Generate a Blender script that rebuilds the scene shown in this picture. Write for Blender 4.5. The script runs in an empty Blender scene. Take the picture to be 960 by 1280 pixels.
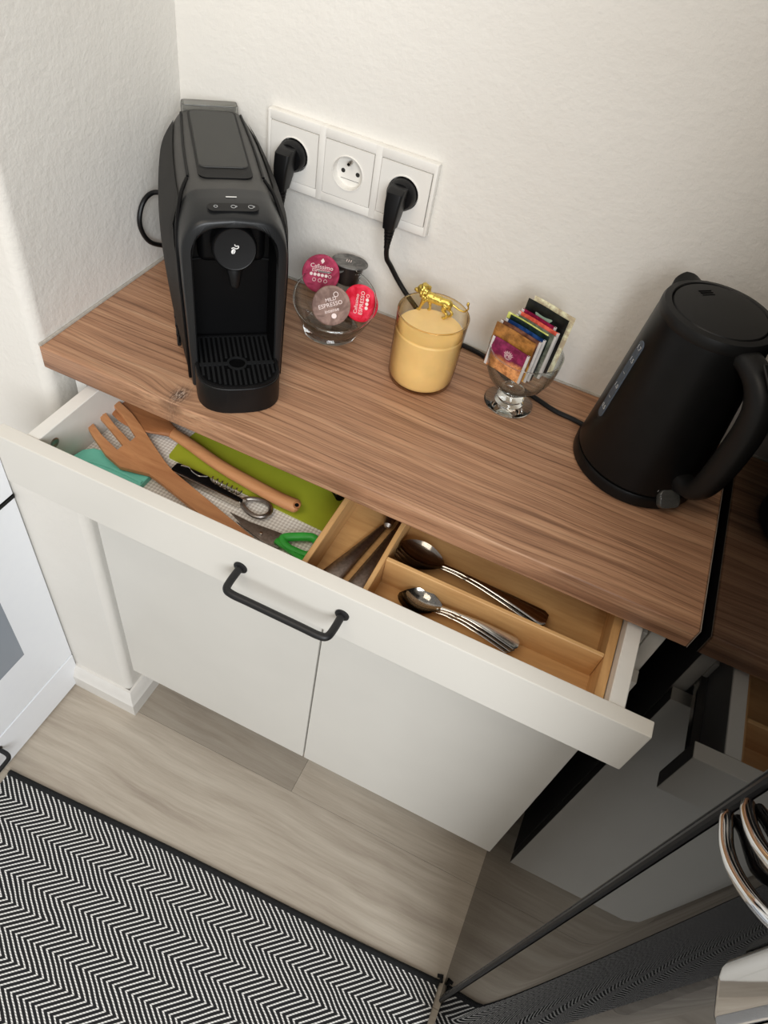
import bpy, bmesh, math, random
from mathutils import Vector, Matrix, Quaternion
random.seed(7)
scene = bpy.context.scene
C = bpy.context.collection
ZO = 0.918                       # height of the worktop above the floor; all z below are relative to the worktop

# ------------------------------------------------------------------ camera
FPX = 893.488
EUL = (0.7131, -0.1445, 0.4197)
CAM = Vector((0.5688, -0.7888, 0.5451))
def _rot(rx, ry, rz):
    return Matrix.Rotation(rz, 3, 'Z') @ Matrix.Rotation(ry, 3, 'Y') @ Matrix.Rotation(rx, 3, 'X')
RC = _rot(*EUL)
cd = bpy.data.cameras.new('camera')
cam = bpy.data.objects.new('camera', cd); C.objects.link(cam)
cd.sensor_fit = 'VERTICAL'; cd.sensor_height = 36; cd.lens = FPX / 1280 * 36
cd.clip_start = 0.02; cd.clip_end = 50
cam.matrix_world = Matrix.Translation(CAM + Vector((0, 0, ZO))) @ RC.to_4x4()
scene.camera = cam
def at(u, v, ax, val):           # real position on the plane ax = val of something measured at a picture point
    d = RC @ Vector(((u-480)/FPX, -(v-640)/FPX, -1)); i = 'xyz'.index(ax)
    return CAM + d*((val-CAM[i])/d[i])

# ------------------------------------------------------------------ world, lights, exposure
w = bpy.data.worlds.new('world'); scene.world = w; w.use_nodes = True
bg = w.node_tree.nodes['Background']; bg.inputs[0].default_value = (1.0, 0.97, 0.93, 1); bg.inputs[1].default_value = 0.42
def area(name, loc, target, sx, sy, power, col):
    l = bpy.data.lights.new(name, 'AREA'); l.shape = 'RECTANGLE'; l.size = sx; l.size_y = sy; l.energy = power; l.color = col
    o = bpy.data.objects.new(name, l); C.objects.link(o)
    o.location = Vector(loc) + Vector((0, 0, ZO))
    d = Vector(target) - Vector(loc); o.rotation_euler = d.to_track_quat('-Z', 'Y').to_euler()
    return o
area('window_light', (1.60, -2.4, 1.30), (0.1, -0.25, -0.05), 1.3, 1.3, 65, (0.93, 0.965, 1.0))
area('ceiling_light', (0.1, -1.3, 1.60), (0.2, -0.5, 0), 0.9, 0.9, 11, (1.0, 0.86, 0.70))
vs = scene.view_settings
scene.display_settings.display_device = 'sRGB'
vs.view_transform = 'Standard'; vs.look = 'None'; vs.exposure = 0.0; vs.gamma = 1.0; vs.use_curve_mapping = False

# ------------------------------------------------------------------ materials
def s2l(c):
    return tuple((x/255/12.92 if x/255 <= .04045 else ((x/255+.055)/1.055)**2.4) for x in c) + (1,)
class NT:
    def __init__(s, m):
        s.m = m; s.t = m.node_tree; s.n = s.t.nodes; s.l = s.t.links; s.b = s.n['Principled BSDF']
    def new(s, t, **k):
        x = s.n.new(t)
        for a, v in k.items(): setattr(x, a, v)
        return x
    def link(s, a, b): s.l.new(a, b)
    def coord(s, scale=(1, 1, 1), rot=(0, 0, 0), loc=(0, 0, 0)):
        tc = s.new('ShaderNodeTexCoord'); mp = s.new('ShaderNodeMapping')
        mp.inputs['Scale'].default_value = scale; mp.inputs['Rotation'].default_value = rot; mp.inputs['Location'].default_value = loc
        s.link(tc.outputs['Object'], mp.inputs[0]); return mp.outputs[0]
    def noise(s, vec, scale=5, detail=4, rough=.5, dist=0):
        x = s.new('ShaderNodeTexNoise'); x.inputs['Scale'].default_value = scale; x.inputs['Detail'].default_value = detail
        x.inputs['Roughness'].default_value = rough; x.inputs['Distortion'].default_value = dist
        s.link(vec, x.inputs['Vector']); return x.outputs['Fac']
    def ramp(s, fac, stops, interp='LINEAR'):
        x = s.new('ShaderNodeValToRGB'); x.color_ramp.interpolation = interp; e = x.color_ramp.elements
        while len(e) < len(stops): e.new(.5)
        for i, (p, c) in enumerate(stops): e[i].position = p; e[i].color = c
        s.link(fac, x.inputs[0]); return x.outputs[0]
    def mix(s, fac, a, b, mode='MIX'):
        x = s.new('ShaderNodeMix', data_type='RGBA', blend_type=mode)
        for inp, v in ((x.inputs[0], fac), (x.inputs[6], a), (x.inputs[7], b)):
            if isinstance(v, (int, float, tuple)): inp.default_value = v
            else: s.link(v, inp)
        return x.outputs[2]
    def math(s, op, a, b=None, c=None):
        x = s.new('ShaderNodeMath', operation=op)
        for i, v in enumerate((a, b, c)):
            if v is None: continue
            if isinstance(v, (int, float)): x.inputs[i].default_value = v
            else: s.link(v, x.inputs[i])
        return x.outputs[0]
    def bump(s, h, strength=.2, dist=.001):
        x = s.new('ShaderNodeBump'); x.inputs['Strength'].default_value = strength; x.inputs['Distance'].default_value = dist
        s.link(h, x.inputs['Height']); s.link(x.outputs[0], s.b.inputs['Normal'])
def mat(name, col, rough=.5, metal=0, var=.04, scale=60, bump=0, bscale=400, trans=0, ior=1.45, coat=0, spec=None, alpha=None):
    m = bpy.data.materials.new(name); m.use_nodes = True; t = NT(m); b = t.b
    c = s2l(col); v = t.coord()
    if var and not trans:
        f = t.noise(v, scale, 3)
        lo = tuple(x*(1-var) for x in c[:3])+(1,); hi = tuple(min(1, x*(1+var)) for x in c[:3])+(1,)
        t.link(t.ramp(f, [(.35, lo), (.65, hi)]), b.inputs['Base Color'])
    else: b.inputs['Base Color'].default_value = c
    b.inputs['Roughness'].default_value = rough; b.inputs['Metallic'].default_value = metal
    b.inputs['Transmission Weight'].default_value = trans; b.inputs['IOR'].default_value = ior
    b.inputs['Coat Weight'].default_value = coat; b.inputs['Coat Roughness'].default_value = .05
    if spec is not None: b.inputs['Specular IOR Level'].default_value = spec
    if bump: t.bump(t.noise(v, bscale, 3), bump, .0005)
    return m

def plaster():
    m = bpy.data.materials.new('plaster_wall'); m.use_nodes = True; t = NT(m)
    v = t.coord()
    f = t.noise(v, 3, 3)
    t.link(t.ramp(f, [(.3, s2l((225, 221, 213))), (.7, s2l((232, 229, 222)))]), t.b.inputs['Base Color'])
    t.b.inputs['Roughness'].default_value = .85
    a = t.noise(v, 150, 4, .6); b2 = t.noise(v, 45, 2, .5)
    t.bump(t.math('ADD', a, b2), .5, .0016)
    return m
def laminate():
    m = bpy.data.materials.new('rustic_pine_laminate'); m.use_nodes = True; t = NT(m)
    v0 = t.coord()
    # slow sideways wander of the grain
    wob = t.noise(t.coord((1.6, 5, 5)), 1.5, 2, .5)
    sep = t.new('ShaderNodeSeparateXYZ'); t.link(v0, sep.inputs[0])
    kx = t.math('SUBTRACT', sep.outputs[0], .178); ky = t.math('SUBTRACT', sep.outputs[1], -.284)
    r2 = t.math('ADD', t.math('MULTIPLY', t.math('MULTIPLY', kx, kx), 700), t.math('MULTIPLY', t.math('MULTIPLY', ky, ky), 2600))
    knot = t.math('POWER', 2.718, t.math('MULTIPLY', r2, -1.0))
    r3 = t.math('ADD', t.math('MULTIPLY', t.math('MULTIPLY', kx, kx), 11000), t.math('MULTIPLY', t.math('MULTIPLY', ky, ky), 4200))
    core = t.math('POWER', 2.718, t.math('MULTIPLY', r3, -1.0))
    yy = t.math('ADD', t.math('ADD', sep.outputs[1], t.math('MULTIPLY', wob, .030)), t.math('MULTIPLY', knot, .012))
    cmb = t.new('ShaderNodeCombineXYZ')
    t.link(t.math('MULTIPLY', sep.outputs[0], 2.4), cmb.inputs[0]); t.link(t.math('MULTIPLY', yy, 60), cmb.inputs[1]); t.link(t.math('MULTIPLY', sep.outputs[2], 60), cmb.inputs[2])
    g1 = t.noise(cmb.outputs[0], 1.3, 7, .68, .12)
    cmb2 = t.new('ShaderNodeCombineXYZ')
    t.link(t.math('MULTIPLY', sep.outputs[0], 9), cmb2.inputs[0]); t.link(t.math('MULTIPLY', yy, 420), cmb2.inputs[1]); t.link(t.math('MULTIPLY', sep.outputs[2], 420), cmb2.inputs[2])
    g2 = t.noise(cmb2.outputs[0], 1.0, 4, .6)
    g3 = t.noise(t.coord((3, 14, 14)), 1.3, 3, .5)
    c = t.ramp(g1, [(.30, s2l((100, 70, 51))), (.42, s2l((154, 113, 85))), (.55, s2l((181, 138, 106))), (.72, s2l((209, 171, 137)))])
    c = t.mix(.62, c, t.ramp(g2, [(.34, (.36, .33, .31, 1)), (.47, (.92, .92, .92, 1)), (.68, (1.22, 1.2, 1.18, 1))]), 'MULTIPLY')
    c = t.mix(t.math('MULTIPLY', g3, .36), c, s2l((168, 126, 96)))
    # dark growth lines
    ln = t.new('ShaderNodeTexWave', wave_type='BANDS', bands_direction='Y'); ln.inputs['Scale'].default_value = .55
    ln.inputs['Distortion'].default_value = 3.2; ln.inputs['Detail'].default_value = 3; ln.inputs['Detail Scale'].default_value = .7
    t.link(cmb.outputs[0], ln.inputs['Vector'])
    lf = t.ramp(ln.outputs['Fac'], [(0, (1, 1, 1, 1)), (.10, (0, 0, 0, 1))])
    c = t.mix(t.math('MULTIPLY', t.math('MULTIPLY', lf, .8), g3), c, s2l((84, 52, 34)))
    kn = t.noise(t.coord((260, 60, 60)), 2, 5, .75)
    c = t.mix(t.math('MULTIPLY', t.math('MULTIPLY', core, 1.3), t.ramp(kn, [(.4, (1, 1, 1, 1)), (.55, (.25, .25, .25, 1))])), c, s2l((70, 54, 46)))
    c = t.mix(t.math('MULTIPLY', t.math('POWER', core, 2.5), t.ramp(kn, [(.5, (0, 0, 0, 1)), (.62, (1, 1, 1, 1))])), c, s2l((214, 200, 186)))
    t.link(c, t.b.inputs['Base Color']); t.b.inputs['Roughness'].default_value = .5
    t.bump(g2, .25, .0004)
    return m
def plank_mat(name, seed, tone):
    m = bpy.data.materials.new(name); m.use_nodes = True; t = NT(m)
    oi = t.new('ShaderNodeObjectInfo')
    v = t.coord((1, 1, 1), loc=(seed*3.1, seed*1.7, 0))
    wob = t.noise(v, 3.0, 3, .5)
    sep = t.new('ShaderNodeSeparateXYZ'); t.link(v, sep.inputs[0])
    yy = t.math('ADD', sep.outputs[1], t.math('MULTIPLY', wob, .045))
    cmb = t.new('ShaderNodeCombineXYZ'); t.link(t.math('MULTIPLY', sep.outputs[0], 2.2), cmb.inputs[0]); t.link(t.math('MULTIPLY', yy, 30), cmb.inputs[1]); t.link(sep.outputs[2], cmb.inputs[2])
    g = t.noise(cmb.outputs[0], 1.2, 8, .66, .25)
    fine = t.noise(t.coord((9, 300, 1)), 1, 4, .65)
    T = lambda a: s2l(tuple(min(255, x*tone) for x in a))
    c = t.ramp(g, [(.28, T((154, 142, 128))), (.45, T((175, 164, 149))), (.6, T((187, 177, 162))), (.75, T((197, 188, 174)))])
    c = t.mix(.5, c, t.ramp(fine, [(.3, (.82, .81, .8, 1)), (.6, (1.04, 1.04, 1.04, 1))]), 'MULTIPLY')
    t.link(c, t.b.inputs['Base Color']); t.b.inputs['Roughness'].default_value = .48; t.bump(g, .1, .0005)
    return m
def rug_mat():
    m = bpy.data.materials.new('herringbone_weave'); m.use_nodes = True; t = NT(m)
    v = t.coord(); sep = t.new('ShaderNodeSeparateXYZ'); t.link(v, sep.inputs[0])
    wb = t.noise(t.coord((1, 1, 1)), 14, 2)
    y = t.math('ADD', sep.outputs[1], t.math('MULTIPLY', wb, .006))
    tri = t.math('PINGPONG', t.math('ADD', y, 10*.0706 - .002), .0353)
    ph = t.math('DIVIDE', t.math('ADD', t.math('ADD', sep.outputs[0], t.math('MULTIPLY', tri, -1.28)), t.math('MULTIPLY', wb, .004)), .0118)
    fr = t.math('FRACT', t.math('ADD', ph, 200))
    st = t.ramp(fr, [(0, (0, 0, 0, 1)), (.08, (1, 1, 1, 1)), (.33, (1, 1, 1, 1)), (.41, (0, 0, 0, 1))])
    # single knots of yarn along each white line
    kn = t.math('FRACT', t.math('MULTIPLY', sep.outputs[1], 330))
    knr = t.ramp(kn, [(0, (.35, .35, .35, 1)), (.35, (1, 1, 1, 1)), (.75, (1, 1, 1, 1)), (1, (.35, .35, .35, 1))])
    f = t.math('MULTIPLY', st, knr)
    c = t.mix(f, s2l((27, 27, 29)), s2l((244, 242, 238)))
    t.link(c, t.b.inputs['Base Color']); t.b.inputs['Roughness'].default_value = .95
    t.bump(t.math('ADD', f, t.noise(t.coord(), 700, 2)), .5, .0012)
    return m
def cloth_wood(name, dark, light, rough=.5, sc=(8, 90, 90), rot=(0, 0, 0)):
    m = bpy.data.materials.new(name); m.use_nodes = True; t = NT(m)
    g = t.noise(t.coord(sc, rot), 1.3, 5, .6, .4)
    t.link(t.ramp(g, [(.3, s2l(dark)), (.7, s2l(light))]), t.b.inputs['Base Color']); t.b.inputs['Roughness'].default_value = rough
    t.bump(g, .1, .0003); return m

M = {}
M['wall'] = plaster(); M['lam'] = laminate()
M['white'] = mat('white_lacquer', (219, 216, 208), .38, var=.015, scale=8)
M['trimwhite'] = mat('white_trim_paint', (222, 219, 213), .4, var=.03, scale=20, bump=.1, bscale=120)
M['drawerwhite'] = mat('white_foil', (228, 226, 220), .5, var=.015)
M['appl'] = mat('appliance_enamel', (247, 250, 255), .25, var=.005)
M['applglass'] = mat('grey_oven_glass', (150, 158, 168), .2, var=.02, scale=5)
M['blackmetal'] = mat('black_powder_coat', (22, 22, 23), .45, var=.1, bump=.15, bscale=1500)
M['black'] = mat('black_plastic', (15, 15, 16), .42, spec=.35, var=.08, bump=.1, bscale=2200)
M['blackdeep'] = mat('deep_black_plastic', (6, 6, 7), .45, var=.05, spec=.22)
M['grey'] = mat('charcoal_plastic', (70, 69, 67), .5, spec=.35, var=.05, bump=.2, bscale=2600)
M['fascia'] = mat('satin_black_fascia', (32, 33, 34), .34, spec=.4, var=.04, bump=.08, bscale=2500)
M['lid'] = mat('dark_grey_lever_plastic', (54, 54, 52), .45, spec=.35, var=.03, bump=.1, bscale=2500)
M['icon'] = mat('light_grey_print', (186, 188, 188), .5, var=0)
M['iconw'] = mat('white_print', (235, 235, 232), .5, var=0)
M['kettle'] = mat('matt_black_kettle', (14, 14, 14), .36, spec=.28, var=.08, bump=.04, bscale=900)
M['kettlelid'] = mat('dark_kettle_plastic', (23, 23, 23), .45, spec=.3, var=.06, bump=.06, bscale=1200)
M['gauge'] = mat('smoky_gauge_plastic', (78, 86, 96), .25, var=.08, scale=200)
M['clear'] = mat('clear_acrylic', (120, 120, 116), .15, trans=.7, ior=1.49)
M['glass'] = mat('clear_glass', (248, 251, 249), .01, trans=1, ior=1.46)
M['tank'] = mat('smoky_clear_plastic', (190, 190, 186), .06, trans=.85, ior=1.3)
M['amber'] = mat('amber_tinted_glass', (250, 226, 178), .01, trans=1, ior=1.46)
M['wax'] = mat('cream_candle_wax', (238, 206, 146), .42, var=.04, scale=45)
M['wax'].node_tree.nodes['Principled BSDF'].inputs['Subsurface Weight'].default_value = .35
M['wax'].node_tree.nodes['Principled BSDF'].inputs['Subsurface Radius'].default_value = (.02, .012, .006)
M['gold'] = mat('brass_gold', (214, 186, 96), .3, metal=.8, var=.15, scale=500)
M['steel'] = mat('stainless_steel', (196, 192, 186), .13, metal=1, var=.05, scale=200)
M['darksteel'] = mat('brushed_dark_steel', (150, 144, 139), .34, metal=1, var=.15, scale=300)
M['chrome'] = mat('polished_chrome', (225, 226, 228), .05, metal=1, var=0)
M['fridge'] = mat('glossy_black_glass', (9, 9, 10), .02, var=.02, ior=1.46)
M['gasket'] = mat('black_gasket_rubber', (12, 12, 15), .35, spec=.3, var=.06)
M['bamboo'] = cloth_wood('bamboo', (190, 145, 92), (214, 172, 116), .5)
M['bamboox'] = cloth_wood('bamboo_cross', (190, 145, 92), (216, 174, 118), .5, (90, 8, 90))
M['beech'] = cloth_wood('beech_wood', (176, 118, 76), (206, 150, 102), .55, (10, 80, 80))
M['beechdark'] = cloth_wood('oiled_wood', (140, 88, 52), (176, 118, 74), .5, (10, 80, 80))
M['lime'] = mat('lime_plastic', (164, 174, 48), .5, var=.06, scale=20)
M['teal'] = mat('teal_silicone', (122, 214, 196), .5, var=.04)
M['green'] = mat('green_plastic', (52, 162, 58), .4, var=.06)
M['sock'] = mat('socket_plastic', (234, 231, 224), .32, var=.01)
M['sockdark'] = mat('socket_hole_dark', (40, 38, 36), .6, var=0)
def thin_glass(name, col, edge):
    m = bpy.data.materials.new(name); m.use_nodes = True; nt = m.node_tree; n = nt.nodes; n.remove(n['Principled BSDF'])
    tr = n.new('ShaderNodeBsdfTransparent'); gl = n.new('ShaderNodeBsdfGlossy'); gl.inputs['Roughness'].default_value = .02
    lw = n.new('ShaderNodeLayerWeight'); lw.inputs[0].default_value = .5
    rp = n.new('ShaderNodeValToRGB'); rp.color_ramp.elements[0].position = .45; rp.color_ramp.elements[0].color = col+(1,); rp.color_ramp.elements[1].position = .98; rp.color_ramp.elements[1].color = edge+(1,)
    nt.links.new(lw.outputs['Facing'], rp.inputs[0]); nt.links.new(rp.outputs[0], tr.inputs[0])
    pw = n.new('ShaderNodeMath'); pw.operation = 'POWER'; nt.links.new(lw.outputs['Facing'], pw.inputs[0]); pw.inputs[1].default_value = 4.0
    fr = n.new('ShaderNodeMath'); fr.operation = 'MULTIPLY_ADD'; nt.links.new(pw.outputs[0], fr.inputs[0]); fr.inputs[1].default_value = .75; fr.inputs[2].default_value = .035
    mx = n.new('ShaderNodeMixShader'); nt.links.new(fr.outputs[0], mx.inputs[0]); nt.links.new(tr.outputs[0], mx.inputs[1]); nt.links.new(gl.outputs[0], mx.inputs[2])
    nt.links.new(mx.outputs[0], n['Material Output'].inputs[0]); return m
M['thin'] = thin_glass('thin_clear_glass', (.97, .98, .975), (.50, .53, .51))
M['thinamber'] = thin_glass('thin_amber_glass', (.99, .955, .86), (.42, .26, .12))
M['liner'] = None
def liner():
    m = bpy.data.materials.new('woven_liner'); m.use_nodes = True; t = NT(m)
    v = t.coord((1, 1, 1), (0, 0, .78)); ch = t.new('ShaderNodeTexChecker'); ch.inputs['Scale'].default_value = 330
    t.link(v, ch.inputs['Vector']); ch.inputs[1].default_value = s2l((240, 237, 230)); ch.inputs[2].default_value = s2l((206, 200, 192))
    t.link(ch.outputs[0], t.b.inputs['Base Color']); t.b.inputs['Roughness'].default_value = .8
    t.bump(ch.outputs[1], .6, .001); return m
M['liner'] = liner()
M['rug'] = rug_mat(); M['rugedge'] = mat('black_rug_binding', (20, 21, 22), .9, var=.3, scale=300, bump=.5, bscale=600)
M['planks'] = [plank_mat('grey_oak_vinyl_%s' % 'abcd'[i], i*2.3+.6, tn) for i, tn in enumerate((1.0, .95, 1.0, .88))]
M['joint'] = mat('floor_joint_base', (120, 110, 98), .8, var=.05)  # brown-grey colour of the base slab, seen in the joints between planks

# ------------------------------------------------------------------ mesh helpers
def rbox(bm, x0, x1, y0, y1, z0, z1, bev=0, seg=2, matrix=None):
    r = bmesh.ops.create_cube(bm, size=1)['verts']
    bmesh.ops.scale(bm, vec=(x1-x0, y1-y0, z1-z0), verts=r)
    bmesh.ops.translate(bm, vec=((x0+x1)/2, (y0+y1)/2, (z0+z1)/2), verts=r)
    if bev:
        ed = list({e for v in r for e in v.link_edges})
        o = bmesh.ops.bevel(bm, geom=ed, offset=bev, segments=seg, affect='EDGES', profile=.5)
        r = list({v for f in o['faces'] for v in f.verts} | {v for v in r if v.is_valid})
    if matrix is not None: bmesh.ops.transform(bm, matrix=matrix, verts=[v for v in r if v.is_valid])
    return r
def prism(bm, pts, z0, z1, bev=0, matrix=None, seg=2):
    vs_ = [bm.verts.new((x, y, z0)) for x, y in pts]
    f = bm.faces.new(vs_); f.normal_update()
    if f.normal.z > 0: f.normal_flip()
    o = bmesh.ops.extrude_face_region(bm, geom=[f]); nv = [e for e in o['geom'] if isinstance(e, bmesh.types.BMVert)]
    bmesh.ops.translate(bm, vec=(0, 0, z1-z0), verts=nv)
    allv = vs_ + nv
    if bev:
        es = set(nv)
        ed = [e for e in {e for v in nv for e in v.link_edges} if e.verts[0] in es and e.verts[1] in es]
        ob = bmesh.ops.bevel(bm, geom=ed, offset=bev, segments=seg, affect='EDGES', profile=.5)
        allv = list({v for v in allv if v.is_valid} | {v for f in ob['faces'] for v in f.verts})
    if matrix is not None: bmesh.ops.transform(bm, matrix=matrix, verts=allv)
    return allv
def lathe(bm, prof, seg=48, c=(0, 0), matrix=None, closed=False):
    rings = []; out = []
    for r, z in prof:
        if r < 1e-6: v = bm.verts.new((c[0], c[1], z)); rings.append([v]); out.append(v)
        else:
            rg = [bm.verts.new((c[0]+r*math.cos(2*math.pi*i/seg), c[1]+r*math.sin(2*math.pi*i/seg), z)) for i in range(seg)]
            rings.append(rg); out += rg
    prs = list(zip(rings, rings[1:])) + ([(rings[-1], rings[0])] if closed else [])
    for a, b in prs:
        if len(a) == 1 and len(b) == 1: continue
        for i in range(seg):
            j = (i+1) % seg
            if len(a) == 1: bm.faces.new((a[0], b[j], b[i]))
            elif len(b) == 1: bm.faces.new((a[i], a[j], b[0]))
            else: bm.faces.new((a[i], a[j], b[j], b[i]))
    if matrix is not None: bmesh.ops.transform(bm, matrix=matrix, verts=out)
    return out
def catmull(P, n=8, closed=False):
    P = [Vector(p) for p in P]; out = []; N = len(P)
    rng = range(N if closed else N-1)
    for i in rng:
        g = (lambda k: P[k % N]) if closed else (lambda k: P[max(0, min(N-1, k))])
        a, b, c, d = g(i-1), g(i), g(i+1), g(i+2)
        for k in range(n):
            t = k/n; out.append(.5*((2*b)+(c-a)*t+(2*a-5*b+4*c-d)*t*t+(3*b-3*c+d-a)*t**3))
    if not closed: out.append(P[-1])
    return out
def tube(bm, P, rad, seg=12, closed=False, caps=True, flat=None, up=None):
    P = [Vector(p) for p in P]; n = len(P)
    R = rad if isinstance(rad, (list, tuple)) else [rad]*n
    if len(R) != n: R = [R[min(len(R)-1, int(i*len(R)/n))] for i in range(n)]
    rings = []; prev = Vector(up) if up else None
    for i in range(n):
        if closed: t = P[(i+1) % n]-P[i-1]
        else: t = P[min(i+1, n-1)]-P[max(i-1, 0)]
        t.normalize()
        if prev is None: prev = t.orthogonal()
        nrm = prev - t*prev.dot(t)
        if nrm.length < 1e-6: nrm = t.orthogonal()
        nrm.normalize(); prev = nrm if not up else Vector(up); bn = t.cross(nrm)
        fl = flat if flat else 1
        rings.append([bm.verts.new(P[i]+R[i]*(math.cos(2*math.pi*k/seg)*nrm*fl+math.sin(2*math.pi*k/seg)*bn)) for k in range(seg)])
    for i in range(n if closed else n-1):
        a, b = rings[i], rings[(i+1) % n]
        for k in range(seg): bm.faces.new((a[k], a[(k+1) % seg], b[(k+1) % seg], b[k]))
    if caps and not closed: bm.faces.new(list(reversed(rings[0]))); bm.faces.new(rings[-1])
    return [v for r in rings for v in r]
def loft(bm, rings, closed=True, cap0=False, cap1=False):
    R = [[bm.verts.new(p) for p in r] for r in rings]
    for a, b in zip(R, R[1:]):
        n = len(a)
        for k in range(n if closed else n-1): bm.faces.new((a[k], a[(k+1) % n], b[(k+1) % n], b[k]))
    if cap0: bm.faces.new(list(reversed(R[0])))
    if cap1: bm.faces.new(R[-1])
    return [v for r in R for v in r]
def disc(r, n=24, c=(0, 0)): return [(c[0]+r*math.cos(2*math.pi*i/n), c[1]+r*math.sin(2*math.pi*i/n)) for i in range(n)]
def rrect(hx, hy, r, n=5, c=(0, 0)):
    out = []
    for sx, sy, a0 in ((1, 1, 0), (-1, 1, 90), (-1, -1, 180), (1, -1, 270)):
        for k in range(n+1):
            a = math.radians(a0+90*k/n); out.append((c[0]+sx*(hx-r)+r*math.cos(a), c[1]+sy*(hy-r)+r*math.sin(a)))
    return out
def BM(): return bmesh.new()
def obj(name, bm, m, parent=None, smooth=True, angle=35, world=False):
    bmesh.ops.recalc_face_normals(bm, faces=bm.faces)
    if world and parent is not None:
        root = parent
        off = Vector((0, 0, 0))
        while root is not None: off += Vector(root.location); root = root.parent
        bmesh.ops.translate(bm, vec=Vector((0, 0, ZO)) - off, verts=bm.verts)
    me = bpy.data.meshes.new(name); bm.to_mesh(me); bm.free()
    me.materials.append(m)
    if smooth:
        me.shade_smooth(); me.set_sharp_from_angle(angle=math.radians(angle))
    o = bpy.data.objects.new(name, me); C.objects.link(o)
    if smooth and len(me.polygons) < 400:
        wn = o.modifiers.new('weighted_normals', 'WEIGHTED_NORMAL'); wn.keep_sharp = True
    if parent is not None: o.parent = parent
    else: o.location = (0, 0, ZO)
    return o
def tag(o, label, cat, group=None, kind=None):
    if label: o['label'] = label
    if cat: o['category'] = cat
    if group: o['group'] = group
    if kind: o['kind'] = kind
    return o
def thing(name, label, cat, loc=(0, 0, 0), rz=0, group=None):
    o = bpy.data.objects.new(name, None); C.objects.link(o); o.empty_display_size = .02
    o.location = (loc[0], loc[1], loc[2]+ZO); o.rotation_euler = (0, 0, rz)
    return tag(o, label, cat, group)
def struct(name, bm, m, parent=None, smooth=False):
    o = obj(name, bm, m, parent, smooth)
    if parent is None: o['kind'] = 'structure'
    return o
def text_bm(bm, body, size, matrix, depth=.0001, align='CENTER', spacing=1):
    cu = bpy.data.curves.new('t', 'FONT'); cu.body = body; cu.size = size; cu.extrude = depth
    cu.align_x = align; cu.align_y = 'CENTER'; cu.resolution_u = 2; cu.space_character = spacing
    o = bpy.data.objects.new('t', cu); C.objects.link(o)
    dg = bpy.context.evaluated_depsgraph_get(); me = bpy.data.meshes.new_from_object(o.evaluated_get(dg))
    me.transform(matrix); bm.from_mesh(me)
    bpy.data.objects.remove(o); bpy.data.curves.remove(cu); bpy.data.meshes.remove(me)
def frame_mat(origin, zaxis, yhint=(0, 0, 1)):
    z = Vector(zaxis).normalized(); x = Vector(yhint).cross(z).normalized(); y = z.cross(x)
    return Matrix((( x.x, y.x, z.x, origin[0]), (x.y, y.y, z.y, origin[1]), (x.z, y.z, z.z, origin[2]), (0, 0, 0, 1)))

# ================================================================== SETTING
FZ = -ZO
bm = BM(); rbox(bm, -.75, 2.2, -2.6, .12, FZ-.06, FZ-.004); floor = struct('floor', bm, M['joint'])
PW = .212; k = 0
bx0 = {-1: -.75}
for r in range(0, 16):
    y1 = -.012 + .0 - 0; y1 = -.309 + 3*PW - r*PW
    y0 = y1-PW
    # one row ends in view at x = .382, the row nearest the cabinet
    xs = [(.93, -.21, .35)[r % 3] if r != 3 else -.30, ]
    if r == 2: xs = [.382]
    while xs[0] > -.75: xs.insert(0, xs[0]-1.22)
    while xs[-1] < 2.2: xs.append(xs[-1]+1.22)
    for i in range(len(xs)-1):
        a, b = max(xs[i], -.75), min(xs[i+1], 2.2)
        if b-a < .02: continue
        bm = BM(); rbox(bm, a+.0002, b-.0002, y0+.0002, y1-.0002, FZ-.006, FZ, .0003, 1)
        tone = 3 if (r == 2 and i == 0 or (r*3+i) % 5 == 4 and r > 4) else (r+i) % 3
        if r == 3: tone = 0
        obj('plank', bm, M['planks'][tone], floor, smooth=False)
        bpy.context.collection.objects[-1]
for o in list(floor.children): o.location = (0, 0, 0)

bm = BM(); rbox(bm, -.62, 2.2, 0, .12, FZ, 1.6); struct('wall_back', bm, M['wall'])
# end of the left wall, a pier with a softly rounded corner
bm = BM()
pts = [(-.62, 0), (-.62, -.30)] + [(-.014+.014*math.sin(math.radians(a)), -.286-.014*math.cos(math.radians(a))) for a in range(0, 91, 15)] + [(0, 0)]
prism(bm, pts, FZ, 1.6); o = struct('wall_left', bm, M['wall'], smooth=True)
def skirting(bm, path, h=.062, t=.019):
    # moulded profile swept along a right-angled path (outward normals given)
    prof = [(0, 0), (t, 0), (t, h*.62), (t*.72, h*.74), (t*.62, h*.86), (t*.25, h), (0, h)]
    rings = []
    for (x, y, nx, ny) in path: rings.append([(x+nx*d, y+ny*d, FZ+z) for d, z in prof])
    loft(bm, rings, True, True, True)
bm = BM(); skirting(bm, [(-.62, -.30, 0, -1), (0, -.30, 1, -1), (0, -.001, 1, 0)]); struct('baseboard_left', bm, M['trimwhite'], smooth=True)
bm = BM(); skirting(bm, [(.0195, 0, 0, -1), (1.6, 0, 0, -1)]); struct('baseboard_back', bm, M['trimwhite'], smooth=True)
bm = BM(); tube(bm, [(.0018, -.299, .0005), (.0018, -.0018, .0005)], .0022, 8); tube(bm, [(.002, -.0015, .0005), (.77, -.0015, .0005)], .0018, 8)
struct('trim_1', bm, mat('sealant_grey', (176, 170, 160), .6, var=.1, scale=200), smooth=True)

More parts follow.
